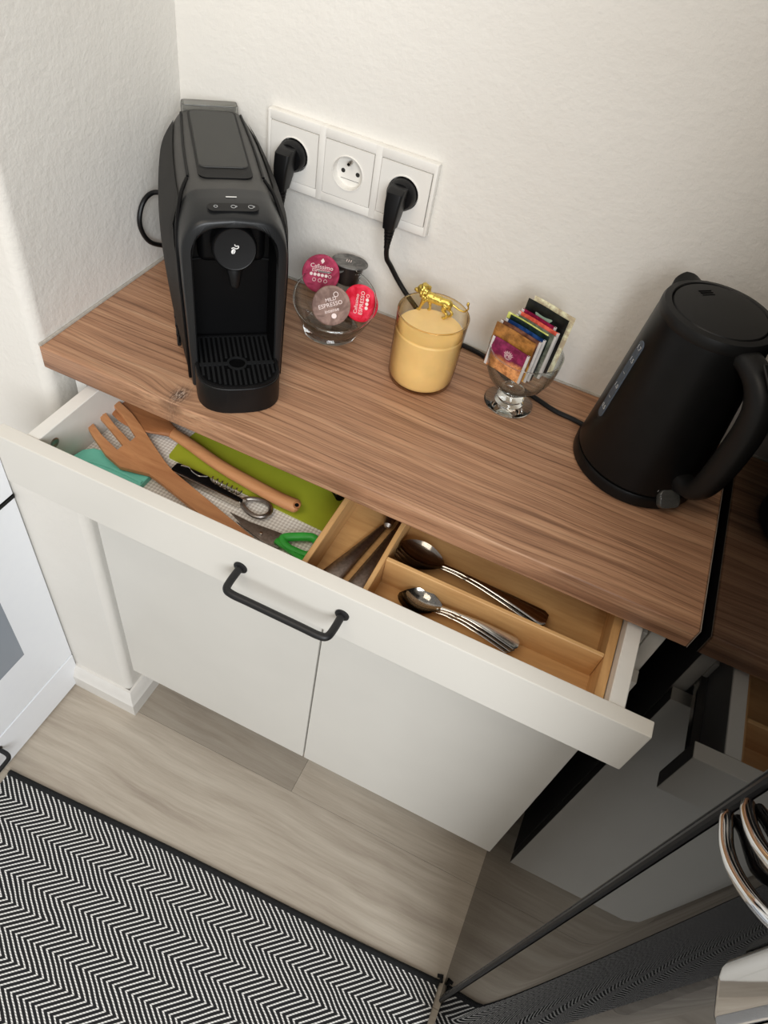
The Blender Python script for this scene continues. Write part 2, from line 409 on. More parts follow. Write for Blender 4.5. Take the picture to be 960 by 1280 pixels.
# ================================================================== RUG
bm = BM(); RA = math.radians(2.4)
nx, ny = 120, 80
L, Wd = .888, .85
grid = []
for j in range(ny+1):
    row = []
    for i in range(nx+1):
        x = -L + L*i/nx; y = -Wd*j/ny
        wav = .0015*math.sin(x*9)*math.exp(y*6) + .0012*math.sin(y*14+x*5)
        row.append(bm.verts.new((x, y + wav, .006+.0006*math.sin(x*23)*math.sin(y*19))))
    grid.append(row)
for j in range(ny):
    for i in range(nx): bm.faces.new((grid[j][i], grid[j][i+1], grid[j+1][i+1], grid[j+1][i]))
ed = [e for e in bm.edges if e.is_boundary]
ex = bmesh.ops.extrude_edge_only(bm, edges=ed)['geom']
for v in ex:
    if isinstance(v, bmesh.types.BMVert): v.co.z = .0005
rug = thing('rug', 'black and white herringbone flatweave rug on the floor', 'rug', (.772, -.487, FZ), RA)
obj('weave', bm, M['rug'], rug)
bm = BM()
P = [(-L+L*i/90, .0015*math.sin((-L+L*i/90)*9)+.002, .005) for i in range(91)]
tube(bm, P, .0055, 10); tube(bm, [(0.003, .004, .006), (.001, .010, .008), (.003, .014, .006), (-.006, .012, .006)], .0032, 8)
obj('binding', bm, M['rugedge'], rug)

# ================================================================== WORKTOP
wt = thing('worktop', 'brown rustic pine laminate worktop running from left wall to black fridge', 'worktop', (0, 0, 0))
bm = BM(); rbox(bm, .0005, .7745, -.3, -.0005, -.0306, 0, .0022, 3); obj('slab', bm, M['lam'], wt, angle=60)
bm = BM(); rbox(bm, .7745, .7752, -.2995, -.0005, -.0304, -.0004, .0002, 1)
o = obj('edge_strip', bm, mat('edge_grey', (150, 138, 126), .6), wt); o['label'] = 'thin pale edge strip'

# ================================================================== CABINET
X0, X1 = .0238, .7612
cab = thing('base_cabinet', 'white shallow base cabinet under the worktop with its top drawer pulled open', 'cabinet', (0, 0, FZ))
def W(name, bm, m, parent, **k): return obj(name, bm, m, parent, world=True, **k)
for a, b in ((X0, X0+.016), (X1-.016, X1)):
    bm = BM(); rbox(bm, a, b, -.2805, -.004, -.749, -.031, .0006, 1); W('side_panel', bm, M['drawerwhite'], cab)
bm = BM(); rbox(bm, X0+.016, X1-.016, -.2805, -.004, -.749, -.733); W('bottom_panel', bm, M['drawerwhite'], cab)
bm = BM(); rbox(bm, X0+.016, X1-.016, -.012, -.004, -.733, -.031); W('back_panel', bm, M['drawerwhite'], cab)
bm = BM(); rbox(bm, X0+.016, X1-.016, -.09, -.0205, -.047, -.031, .0006, 1); W('top_rail', bm, M['drawerwhite'], cab)
XM = .3925
for a, b in ((X0, XM-.0013), (XM+.0013, X1)):
    bm = BM(); rbox(bm, a, b, -.300, -.2825, -.749, -.119, .0012, 2); W('door', bm, M['white'], cab)
for x in (.07, .715):
    for y in (-.09, -.04):
        bm = BM(); lathe(bm, [(0, FZ+.001), (.02, FZ+.001), (.02, FZ+.008), (.012, FZ+.014), (.012, -.751), (.02, -.751), (0, -.7495)], 16, (x, y)); W('leg', bm, M['blackdeep'], cab)
# the drawer
YF = -.4087
bm = BM(); rbox(bm, X0-.002, X1, YF, YF+.018, -.1144, -.038, .0014, 2); front = W('drawer', bm, M['white'], cab)
front['label'] = 'drawer pulled out, white front with black bar handle'
DB = -.104
for a, b in ((.0525, .0685), (.717, .733)):
    bm = BM(); rbox(bm, a, b, YF+.0185, -.045, -.110, -.040, .0008, 1); W('drawer_side', bm, M['drawerwhite'], front)
bm = BM(); rbox(bm, .0685, .717, YF+.0185, -.058, -.110, DB); W('drawer_bottom', bm, M['drawerwhite'], front)
bm = BM(); rbox(bm, .0685, .717, -.0575, -.045, -.110, -.045); W('drawer_back', bm, M['drawerwhite'], front)
for a, b in ((.0405, .0515), (.734, .7445)):
    bm = BM(); rbox(bm, a, b, -.385, -.05, -.104, -.094, .001, 1); W('runner', bm, M['steel'], front)
bm = BM(); rbox(bm, .7445-.006, .7445, -.279, -.05, -.088, -.060, .001, 1); W('slide_rail', bm, M['drawerwhite'], cab)
bm = BM(); lathe(bm, [(0, 0), (.0062, 0), (.0062, .0008), (.0045, .0012), (.003, .0005), (0, .0005)], 20, matrix=frame_mat((.0685, -.371, -.060), (1, 0, 0))); W('screw_cap', bm, M['darksteel'], front)
# handle with two round feet
bm = BM()
hx0, hx1, hz, yb = .3324, .4506, -.0704, -.442
pts = [(hx0, YF, hz), (hx0, YF-.020, hz), (hx0+.002, yb+.003, hz), (hx0+.010, yb, hz), (hx0+.03, yb, hz), (hx1-.03, yb, hz), (hx1-.010, yb, hz), (hx1-.002, yb+.003, hz), (hx1, YF-.020, hz), (hx1, YF, hz)]
tube(bm, catmull(pts, 6), .0042, 14)
for x in (hx0, hx1): lathe(bm, [(0, 0), (.0078, 0), (.0078, .0018), (.006, .003), (0, .003)], 20, matrix=frame_mat((x, YF+.0002, hz), (0, -1, 0)))
W('handle', bm, M['blackmetal'], front)

# ================================================================== DRAWER CONTENTS
lin = tag(None or obj('drawer_liner', (lambda b: (rbox(b, .070, .384, YF+.020, -.062, DB+.0003, DB+.0018, .0003, 1), b)[1])(BM()), M['liner']), 'off white woven anti-slip liner on the drawer bottom, left half', 'liner')
LZ = DB+.002
# bamboo cutlery tray
TX0, TX1, TY0, TY1, TZ = .3865, .7160, YF+.0195, -.085, -.058
tray = thing('cutlery_tray', 'pale bamboo cutlery tray filling the right half of the open drawer', 'cutlery tray', (TX0, TY0, DB+.0005))
bm = BM(); rbox(bm, TX0, TX1, TY0, TY1, DB+.0005, DB+.005); W('base', bm, M['bamboo'], tray)
T = .0062
for a, b, mm in ((TX0, TX0+T, 'bamboox'), (TX1-T-.003, TX1, 'bamboox'), (.4575, .4575+.0055, 'bamboox')):
    bm = BM(); rbox(bm, a, b, TY0, TY1, DB+.005, TZ, .0006, 1); W('side_slat' if a != .4575 else 'divider', bm, M[mm], tray)
for y0, y1, xa, xb, nme in ((TY0, TY0+T, TX0+T, .4575, 'end_slat'), (TY0, TY0+T, .463, TX1-T-.003, 'end_slat'), (TY1-T, TY1, TX0+T, .4575, 'end_slat'), (TY1-T, TY1, .463, TX1-T-.003, 'end_slat'),
                       (-.3315, -.3265, .463, TX1-T-.003, 'divider')):
    bm = BM(); rbox(bm, xa+.0002, xb-.0002, y0, y1, DB+.005, TZ-.0004, .0006, 1); W(nme, bm, M['bamboo'], tray)
TB = DB+.0052
bm = BM(); rbox(bm, .463, TX1-T-.003, -.206, -.201, DB+.005, TZ-.0004, .0006, 1); W('divider', bm, M['bamboo'], tray)

def spoon(label, p_bowl, p_end, z, tilt, bw, length_bowl, group, lift=0):
    """metal spoon lying bowl up; p_bowl = tip of bowl, p_end = end of handle (x, y)"""
    a, b = Vector((p_bowl[0], p_bowl[1])), Vector((p_end[0], p_end[1])); d = b-a; Ls = d.length
    o = thing('spoon', label, 'spoon', (a.x, a.y, z), math.atan2(d.y, d.x), group)
    bm = BM(); n = 16; mth = 12; rings = []
    for i in range(n+1):
        t = i/n; x = length_bowl*t
        hw = bw*(math.sin(math.pi*min(1, t*.97+.015))**.62)*(1.08-.25*t); dp = -.0075*math.sin(math.pi*t)**.8
        row = []
        for k in range(mth+1):
            s = -1+2*k/mth; row.append((x, hw*s, .009+dp*(1-s*s)+.001*t*0))
        rings.append(row)
    top = loft(bm, rings, False)
    bmesh.ops.solidify(bm, geom=bm.faces[:], thickness=.0012)
    obj('bowl', bm, M['steel'], o)
    bm = BM(); rings = []
    for i in range(25):
        t = i/24; x = length_bowl*.97 + (Ls-length_bowl)*t
        hw = .0030 - .0006*math.sin(math.pi*min(1, t*2)) + (.0052*max(0, (t-.25)/.75)**1.3); 
        if t > .96: hw *= .86
        if t == 1: hw *= .6
        zc = .0095 + .0055*math.sin(math.pi*min(1, t*1.05))**1 * (1-t*.35) + lift*t
        rings.append([(x, hw*math.cos(q), zc+.0012*math.sin(q)*(1+.5*(t < .2))) for q in [2*math.pi*k/12 for k in range(12)]])
    loft(bm, rings, True, True, True); obj('handle', bm, M['steel'], o)
    return o
def P2(u, v, z): q = at(u, v, 'z', z); return (q.x, q.y)
zt = TB+.002
up_spoons = [('topmost', (497, 676), (684, 777), 0, .020, -.0012), ('middle', (494, 680), (683, 781), 1, .020, 0), ('lowest', (491, 684), (686, 772), 2, .019, 0)]
for i in range(3):
    z = TB+.0006+.0055*(2-i)
    zz = z+.008
    a = P2([502, 497, 492][i]-1, [679, 680, 683][i], zz); b = P2([684, 681, 686][i], [779, 783, 774][i], zz)
    spoon(['large spoon on top of the three nested in the back tray compartment', 'large spoon in the middle of the nest in the back tray compartment', 'large spoon at the bottom of the nest in the back tray compartment'][i], a, b, z, 0, .0185, .056, 'spoons in the cutlery tray')
for i in range(3):
    z = TB+.0006+.0050*(2-i); zz = z+.008
    a = P2([508, 503, 498][i], [740, 741, 743][i], zz); b = P2([649, 645, 640][i], [808, 811, 813][i], zz)
    spoon(['small spoon on top of the three nested behind the drawer front', 'small spoon in the middle of the nest behind the drawer front', 'small spoon at the bottom of the nest behind the drawer front'][i], a, b, z, 0, .0145, .042, 'spoons in the cutlery tray')
# broad steel handles of table knives in the left compartment
def knife(label, pa, pb, z, w0=.0045, w1=.0105):
    a, b = Vector(pa), Vector(pb); d = b-a; Ls = d.length
    o = thing('table_knife', label, 'knife', (a.x, a.y, z), math.atan2(d.y, d.x), 'table knives in the left tray compartment')
    bm = BM(); rings = []
    for i in range(19):
        t = i/18; hw = w0+(w1-w0)*t**1.1
        if i >= 17: hw *= (.9, .55)[i-17]
        th = .0032 if i < 18 else .0015
        rings.append([(Ls*t, hw*math.cos(q), th*1.0+.0+th*math.sin(q)) for q in [2*math.pi*k/14 for k in range(14)]])
    loft(bm, rings, True, True, True); obj('handle', bm, M['darksteel'], o)
    bm = BM(); prism(bm, [(.002, -.003), (.002, .004), (-.03, .006), (-.07, .006), (-.09, .000), (-.08, -.003)], .0022, .0036, .0004); obj('blade', bm, M['steel'], o)
knife('steel table knife handle lying leftmost beside the wooden tray side', (.4345, -.262), (.4085, -.374), TB, .0042, .0138)
knife('steel table knife handle lying next to the tray divider', (.4495, -.262), (.4420, -.374), TB, .0042, .0130)
knife('short end of a steel knife lying across the other two at the back', (.4300, -.212), (.4400, -.2640), TB+.0068, .004, .0062)

# lime green flexible board
gq = [at(u, v, 'z', LZ+.001) for u, v in ((225, 552), (209, 571), (404, 664), (428, 630))]
o_ = gq[0]
bm = BM()
A, B_, D_ = gq[0], gq[1], gq[2]
E_ = at(426, 631, 'z', LZ+.001)
pl = [(A.x+.004, A.y), (A.x, A.y-.004), (B_.x, B_.y+.004), (B_.x+.003, B_.y), (D_.x, D_.y), (.3825, D_.y+.004), (.3825, -.14), (.17, -.14), (.167, -.2)]
prism(bm, pl, LZ, LZ+.0014)
tag(obj('cutting_mat', bm, M['lime'], None), 'thin lime green flexible cutting mat lying under the wooden spoon handle', 'cutting mat')
# teal silicone scraper
tq = [at(u, v, 'z', LZ+.006) for u, v in ((92, 568), (104, 560), (125, 566), (183, 597), (181, 612))]
sc_ = thing('silicone_scraper', 'teal silicone scraper half hidden behind the drawer front at left', 'scraper', (tq[1].x, -.37, LZ))
bm = BM(); x0, y1 = tq[0].x, tq[1].y
pts = [(.072, -.372), (.0700, -.352), (.0730, -.338), (.082, -.3295), (.096, -.327), (.1600, -.3285), (.1635, -.333), (.1635, -.372)]
prism(bm, pts, LZ, LZ+.007, .0022); W('blade', bm, M['teal'], sc_)
bm = BM(); tube(bm, catmull([(.085, -.352, LZ+.0072), (.115, -.346, LZ+.0074), (.162, -.3465, LZ+.0072)], 6), .0024, 8, flat=.5, up=(0, 0, 1)); W('ridge', bm, M['teal'], sc_)

# wooden slotted fork
def poly_at(L_, z): return [at(u, v, 'z', z) for u, v in L_]
fk = thing('wooden_fork', 'light beech serving fork with four tines pointing left', 'serving fork', (.2, -.32, LZ+.001))
out = [(105, 531), (109, 529), (114, 532), (129, 549), (147, 564), (154, 558), (137, 539), (119, 522), (122, 517), (129, 518), (144, 535), (163, 553), (170, 547), (155, 526), (138, 508), (141, 504), (148, 507), (166, 521), (177, 534), (192, 556), (206, 576), (216, 588), (318, 668), (310, 678), (292, 672), (200, 602), (186, 592), (168, 588), (150, 584), (132, 570), (116, 549)]
# three gaps between the tines seen from above: real outline in the plane of the head
def smooth_poly(p): return p
bm = BM(); zf = LZ+.014
pts = [(q.x, q.y) for q in poly_at(out, zf)]
vsn = prism(bm, pts, zf-.005, zf, .0007)
for v in bm.verts:                       # head rises a little towards the tips, tines curl up
    t = max(0, (.165-v.co.x)/.11); v.co.z += .013*t*t
    if v.co.x > .19: v.co.z -= .006*min(1, (v.co.x-.19)/.1)
W('fork_body', bm, M['beech'], fk)
# wooden spoon with a long round handle
ws = thing('wooden_spoon', 'darker wooden spoon with a hole in its handle end lying behind the fork', 'wooden spoon', (.25, -.27, LZ+.001))
pz = LZ+.012
ln_ = [at(u, v, 'z', pz) for u, v in ((215, 541), (238, 556), (275, 582), (320, 608), (352, 625), (374, 634))]
bm = BM(); cp = catmull(ln_, 6)
tube(bm, cp, [.0075+.0022*(i/len(cp)) for i in range(len(cp)-2)]+[.0086, .0055], 14, flat=.72, up=(0, 0, 1)); W('handle', bm, M['beech'], ws)
bm = BM(); h0 = at(216, 542, 'z', pz); 
rings = []
tip = at(140, 504, 'z', pz)
dd = (tip-h0); Lh = dd.length; dd.normalize(); sd = Vector((-dd.y, dd.x, 0))
for i in range(15):
    t = i/14; hw = .0075 + .0155*math.sin(math.pi*min(1, t*.92))**1.1; 
    if i == 14: hw = .004
    cz = -.0035*math.sin(math.pi*t)
    row = []
    for k2 in range(16):
        q = 2*math.pi*k2/16; s = math.cos(q)
        dish = -.0035*(1-s*s)*math.sin(math.pi*t) if math.sin(q) > 0 else -.002*(1-s*s)
        row.append(h0+dd*Lh*t+sd*hw*s+Vector((0, 0, .0045*math.sin(q)+dish+.002)))
    rings.append(row)
loft(bm, rings, True, True, True); W('spoon_head', bm, M['beechdark'], ws)
he = at(371, 631.5, 'z', pz+.0065)
bm = BM(); lathe(bm, [(.0026, -.0008), (.0042, -.0008), (.0042, .0006), (.0026, .0006)], 16, matrix=frame_mat(he, (.1, -.2, 1)), closed=True)
W('hole_rim', bm, M['beechdark'], ws)
bm = BM(); lathe(bm, [(0, 0), (.0027, 0), (.0027, .0004), (0, .0004)], 14, matrix=frame_mat(he, (.1, -.2, 1))); o = W('hole', bm, M['blackdeep'], ws); o['label'] = 'dark hanging hole'

# corkscrew (waiter's friend)
ck0 = at(217, 584, 'z', LZ+.008); ck1 = at(337, 641, 'z', LZ+.008); cdv = ck1-ck0; CL = cdv.length
ck = thing('corkscrew', 'black waiter corkscrew with steel spiral and bottle opener lever', 'corkscrew', (ck0.x, ck0.y, LZ+.0002), math.atan2(cdv.y, cdv.x))
bm = BM(); prism(bm, [(0, -.004), (0, .0065), (.006, .0085), (.045, .0085), (.052, .003), (CL*.74, .0005), (CL*.74, -.0055), (.02, -.0065)], .0015, .0105, .0018); obj('body', bm, M['blackdeep'], ck)
bm = BM(); prism(bm, [(-.001, -.0085), (CL*.72, -.0085), (CL*.74, -.0065), (-.001, -.0065)], .001, .0112, .0004); obj('steel_side', bm, M['steel'], ck)
bm = BM()
hp = [(.048+.040*t/60, .0075+.0035*math.cos(t*.63), .0085+.0035*math.sin(t*.63)) for t in range(61)]
tube(bm, hp, .0009, 6); obj('spiral', bm, M['darksteel'], ck)
bm = BM(); tube(bm, catmull([(.008, .0045, .0115), (.018, .006, .012), (.026, .002, .0125), (.036, .001, .0125), (.044, .006, .012)], 6), .001, 8); obj('lever_arm', bm, M['steel'], ck)
bm = BM(); e = CL*.86
loop = [(e+.0165*math.cos(a)*(1.1), .012*math.sin(a)*(1+.25*math.cos(a)), .0065) for a in [2*math.pi*i/24 for i in range(24)]]
tube(bm, loop, .0029, 10, closed=True); tube(bm, [(CL*.70, -.001, .007), (CL*.76, 0, .007)], .0034, 8)
obj('bottle_opener', bm, M['darksteel'], ck)
# scissors
sz = LZ+.006
scs = thing('scissors', 'scissors with bright green plastic handles beside the bamboo tray', 'scissors', (.33, -.33, LZ+.0005))
bl = poly_at([(288, 640), (312, 652), (340, 662), (356, 668), (352, 681), (336, 676), (310, 662)], sz)
bm = BM(); prism(bm, [(q.x, q.y) for q in bl], sz-.002, sz, .0003); W('blade', bm, M['darksteel'], scs)
bl = poly_at([(296, 652), (316, 658), (340, 668), (354, 676), (348, 684), (330, 678)], sz+.002)
bm = BM(); prism(bm, [(q.x, q.y) for q in bl], sz, sz+.0016, .0003); W('blade', bm, M['darksteel'], scs)
rv = at(326, 667, 'z', sz+.002); bm = BM(); lathe(bm, [(0, sz+.001), (.0024, sz+.001), (.002, sz+.0032), (0, sz+.0035)], 16, (rv.x, rv.y)); W('rivet', bm, M['steel'], scs)
bm = BM()
lp = [at(u, v, 'z', sz+.003) for u, v in ((354, 673), (372, 671), (390, 672), (397, 679), (393, 689), (384, 694), (371, 690), (358, 683))]
tube(bm, catmull(lp, 5, True), .0052, 10, closed=True, flat=.9); W('finger_loop', bm, M['green'], scs)
bm = BM(); lp = [at(u, v, 'z', sz+.001) for u, v in ((346, 676), (358, 684), (374, 696), (386, 707))]
tube(bm, catmull(lp, 5), .0062, 10, flat=.7); W('finger_loop', bm, M['green'], scs)
# peeler end peeping out from under the worktop
pe = at(412, 621, 'z', LZ+.009); pe2 = at(424, 628, 'z', LZ+.009)
pl_ = thing('peeler', 'black handled utensil with steel eyelet just under the worktop edge by the tray', 'utensil', (.36, -.235, LZ+.0016))
bm = BM(); tube(bm, catmull([(.25, -.19, LZ+.008), (.31, -.213, LZ+.009), (.355, -.237, LZ+.009), (.371, -.249, LZ+.009)], 6), .0062, 12, flat=.8); W('handle', bm, M['blackdeep'], pl_)
bm = BM(); lathe(bm, [(.0028, -.001), (.0042, -.001), (.0046, 0), (.0042, .001), (.0028, .001)], 18, matrix=frame_mat((.3665, -.2465, LZ+.0155), (.1, -.3, 1)), closed=True); W('eyelet', bm, M['steel'], pl_)

# ================================================================== SOCKETS
SY = 0
sp = thing('socket_plate', 'white triple wall socket plate on the back wall', 'socket', (.2343, 0, .169))
def hole_plate(bm, hx, hy, holes, y0, y1, bev=.0012):
    pass
bm = BM(); FW, FH = .1078, .0425
cx_ = [-.0715, 0, .0715]; IS = .0315
# frame: front border bars around three square openings
fm = Matrix.Rotation(math.radians(90), 4, 'X')
xs = [-FW] + [v for c in cx_ for v in (c-IS, c+IS)] + [FW]
for i in range(0, len(xs), 2): rbox(bm, xs[i], xs[i+1], -.0105, 0, -FH, FH, .0016 if i in (0, 6) else .0008, 2)
for i in range(1, len(xs)-1, 2):
    rbox(bm, xs[i]-.002, xs[i+1]+.002, -.0104, 0, IS, FH, .0012, 2); rbox(bm, xs[i]-.002, xs[i+1]+.002, -.0104, 0, -FH, -IS, .0012, 2)
obj('frame', bm, M['sock'], sp)
for i, c in enumerate(cx_):
    bm = BM(); n = 32; h = IS-.0007
    # square face with a round well
    outer = []; inner = []
    for q in range(n):
        a = 2*math.pi*q/n; ca, sa = math.cos(a), math.sin(a); s = h/max(abs(ca), abs(sa)); outer.append((c+ca*s, sa*s)); inner.append((ca, sa))
    rr = [(None, 0), (None, -.0108), (.0202, -.0108), (.0200, -.0118), (.0192, -.0118), (.0188, -.0105), (.0182, -.0022), (.0, -.0022)]
    rings = []
    for r_, y in rr:
        if r_ is None: rings.append([(x, y, z) for x, z in outer])
        elif r_ > 0: rings.append([(c+r_*ca, y, r_*sa) for ca, sa in inner])
    loft(bm, rings, True, False, True)
    ins = obj('socket_insert', bm, M['sock'], sp, angle=40)
    bm = BM()
    lathe(bm, [(0, 0), (.0024, 0), (.0024, .0072), (.0018, .0085), (0, .0085)], 14, matrix=frame_mat((c, -.0023, .0105), (0, -1, 0)))
    obj('earth_pin', bm, M['steel'], ins)
    bm = BM()
    for dx in (-.0095, .0095): lathe(bm, [(0, 0), (.0026, 0), (.0026, .0003), (0, .0003)], 14, matrix=frame_mat((c+dx, -.0023, -.0015), (0, -1, 0)))
    rbox(bm, c-.012, c+.012, -.0026, -.0022, -.0105, -.0102)
    obj('contact_holes', bm, M['sockdark'], ins)

def plug(parent, x, zc, nme='plug'):
    """angled black mains plug, cable leaving downwards; world coordinates"""
    bm = BM(); lathe(bm, [(0, .0035), (.0170, .0035), (.0178, .012), (.0176, .019), (.0150, .0225), (0, .0225)], 32, matrix=frame_mat((x, 0, zc), (0, -1, 0)))
    sec = [(-.018, zc+.008, .0095, .0065), (-.030, zc+.013, .0100, .0085), (-.0385, zc+.008, .0088, .0088), (-.041, zc-.008, .0080, .0085), (-.0405, zc-.022, .0072, .0078)]
    rings = []
    for y, z, hx, hy in sec:
        rings.append(None)
    # body: block tapering downward
    B = [(zc+.013, -.020, -.033, .0098), (zc+.010, -.018, -.041, .0100), (zc-.004, -.018, -.045, .0092), (zc-.018, -.022, -.046, .0080), (zc-.030, -.029, -.0455, .0070)]
    rings = [[(x+h2*px, (ya+yb_)/2+(yb_-ya)/2*py, z) for px, py in rrect(1, 1, .35, 3)] for z, ya, yb_, h2 in B]
    loft(bm, rings, True, True, True)
    yc = -.0375
    for k3 in range(5):
        z = zc-.031-.0042*k3; lathe(bm, [(0, z), (.0064-.0006*k3, z), (.0064-.0006*k3, z-.0030), (0, z-.0030)], 14, (x, yc)); 
    tube(bm, [(x, yc, zc-.03), (x, yc, zc-.056)], .0036, 10)
    W(nme, bm, M['black'], parent, angle=45)
    return (x, yc, zc-.054)

# ================================================================== COFFEE MACHINE
SLP = .012
MX, MY, MR = .2512, -.2725, .6667
mc = thing('coffee_machine', 'black and charcoal capsule coffee machine in the left corner of the worktop', 'coffee machine', (MX, MY, 0), MR)
mw = Matrix.Translation((MX, MY, ZO)) @ Matrix.Rotation(MR, 4, 'Z')
def half(v):
    """right half outline (u,w) from bottom to top centre, blended from front to back"""
    t = max(0, min(1, (v-.05)/.10)); t = t*t*(3-2*t)
    tb = max(0, (v-.16)/.13)
    F = [(.0490, .003), (.0500, .05), (.0512, .10), (.0522, .145), (.0510, .170), (.0430, .188), (.0320, .1965), (.015, .199), (0, .2)]
    Bk = [(.0570, .003), (.0615, .05), (.0655, .10), (.0660, .140), (.0600, .168), (.0470, .190), (.0370, .2010), (.018, .2028), (0, .203)]
    top = .198 + (.2045-.198)*min(1, (v-.045)/.02) if v < .065 else .2045 - (v-.065)*SLP
    out_ = []
    for (a, b), (c, d) in zip(F, Bk):
        u_ = a+(c-a)*t; w_ = b+(d-b)*t
        u_ -= .006*tb*tb if u_ > .02 else 0
        w_ *= top/(.2+(.203-.2)*t)
        out_.append((u_, w_))
    return out_
def section(v, inset=0):
    h = half(v); pts = catmull([(a, b, 0) for a, b in h], 4)
    R_ = [(max(0, p.x-inset), v, p.y-inset*(p.y > .1)) for p in pts]
    return [(-x, y, z) for x, y, z in reversed(R_)][:0] + [(x, y, z) for x, y, z in R_] + [(-x, y, z) for x, y, z in reversed(R_[:-1])]
# main body
bm = BM(); loft(bm, [section(v) for v in (.10, .12, .14, .17, .20, .23, .26, .280, .290)], True, True, False)
loft(bm, [section(.290), section(.2935, .003), section(.295, .008)], True, False, True)
bmesh.ops.remove_doubles(bm, verts=bm.verts, dist=.00005)
body = obj('body', bm, M['grey'], mc, angle=50)
# front fascia with arched mouth
N_ = len(section(.05))
def arch(v, hu=.0415, hw=.194, r=.028, w0=.003):
    # same number of points, walking the arch from bottom right over to bottom left
    L1 = hw-r-w0; arc = math.pi/2*r; fl = 2*(hu-r); tot = 2*L1+2*arc+fl; out_ = []
    for i in range(N_):
        s = tot*i/(N_-1)
        if s <= L1: p = (hu, w0+s)
        elif s <= L1+arc: a = (s-L1)/r; p = (hu-r+r*math.cos(a), hw-r+r*math.sin(a))
        elif s <= L1+arc+fl: p = (hu-r-(s-L1-arc), hw)
        elif s <= L1+2*arc+fl: a = math.pi/2+(s-L1-arc-fl)/r; p = (-hu+r+r*math.cos(a), hw-r+r*math.sin(a))
        else: p = (-hu, w0+max(0, tot-s))
        out_.append((p[0], v, p[1]))
    return out_
bm = BM()
loft(bm, [section(.1005), section(.085), section(.070), section(.058), section(.052), section(.0495, .0008), section(.0482, .0022),
          arch(.0482, .0425, .192, .029), arch(.0500, .0412, .1905, .028)], False)
obj('front_fascia', bm, M['fascia'], mc, angle=50)
bm = BM(); loft(bm, [arch(.0500, .0412, .1905, .028), arch(.07, .0405, .190, .028), arch(.0995, .040, .189, .028)], False)
obj('mouth_lining', bm, M['blackdeep'], mc, angle=50)
bm = BM(); loft(bm, [arch(.0975, .0404, .1895, .028), arch(.0985, .0404, .1895, .028)], True, True, True)
nb = obj('niche_back', bm, M['blackdeep'], mc)
bm = BM(); rbox(bm, -.0340, .0340, .078, .0972, .1365, .1860, .008, 3); obj('brew_housing', bm, M['blackdeep'], mc)
# deck recess and lever lid
bm = BM(); pts = rrect(.0270, .0835, .009, 5, (0, .2030))
vsn = prism(bm, pts, .0, .0012)

def deckz(v): return .2045-(v-.065)*SLP
for v in bm.verts: v.co.z += deckz(v.co.y)+.0003 - .0000
obj('lid_recess', bm, M['blackdeep'], mc)
bm = BM(); prism(bm, rrect(.0250, .0710, .007, 6, (0, .2125)), .0008, .0034, .0012, seg=3)
for v in bm.verts:
    v.co.z += deckz(v.co.y); v.co.z -= .0012*(v.co.x/.0256)**2
obj('lever_lid', bm, M['lid'], mc)
# side shells (charcoal) and ribbed lower panels
def side_patch(sgn, w_lo, w_hi, v0, v1, off, nv=18, nw=14):
    bm = BM(); rows = []
    for i in range(nv+1):
        v = v0+(v1-v0)*i/nv; h = catmull([(a, b, 0) for a, b in half(v)], 6)
        h = [(p.x, p.y) for p in h]
        lo, hi = w_lo(v), w_hi(v); row = []
        for k in range(nw+1):
            wq = lo+(hi-lo)*k/nw
            u_ = 0
            for (a, b), (c, d) in zip(h, h[1:]):
                if b <= wq <= d: u_ = a+(c-a)*(wq-b)/(d-b+1e-9); break
            row.append((sgn*(u_+off), v, wq+off*.4))
        rows.append(row)
    loft(bm, rows, False)
    bmesh.ops.solidify(bm, geom=bm.faces[:], thickness=off*1.0*(1 if sgn < 0 else 1))
    return bm
for s in (-1, 1):
    bm = side_patch(s, lambda v: .006+max(0, (v-.085)/.2)*.135, lambda v: .190 if v > .105 else .14+(v-.066)*1.28, .066, .2885, .0016)
    obj('side_shell', bm, M['grey'], mc, angle=50)
    bm = BM()
    for k in range(20):                                     # stacked horizontal ribs on the lower back of the flank
        wz = .008+k*.0062; v0 = .105+max(0, wz/.135)*.2-.0+.0
        if v0 > .275: break
        u0 = .0615 + .0035*min(1, wz/.1)
        pts = [(s*(u0-.003), v0, wz), (s*(u0-.003+.0), .284, wz), (s*(u0-.0055), .288, wz)]
        pts[1] = (s*(u0-.0065), .284, wz)
        tube(bm, pts, .0024, 6)
    obj('ribbed_panel', bm, M['black'], mc)['label'] = 'black ribbed panel'
    # glossy seam line from deck down to the front corner
    bm = BM(); P_ = [(s*.0385, .125, .2010), (s*.0450, .108, .1960), (s*.0505, .088, .1830), (s*.0532, .072, .166), (s*.0538, .064, .14), (s*.0528, .062, .10), (s*.0515, .062, .05), (s*.0505, .062, .004)]
    tube(bm, catmull(P_, 6), .0020, 8); obj('seam_strip', bm, M['blackdeep'], mc)
    bm = BM(); P_ = [(s*.0375, .126, .2030), (s*.0370, .2, .2018), (s*.0335, .285, .2000)]
    tube(bm, catmull(P_, 4), .0014, 8); obj('deck_edge', bm, M['blackdeep'], mc)
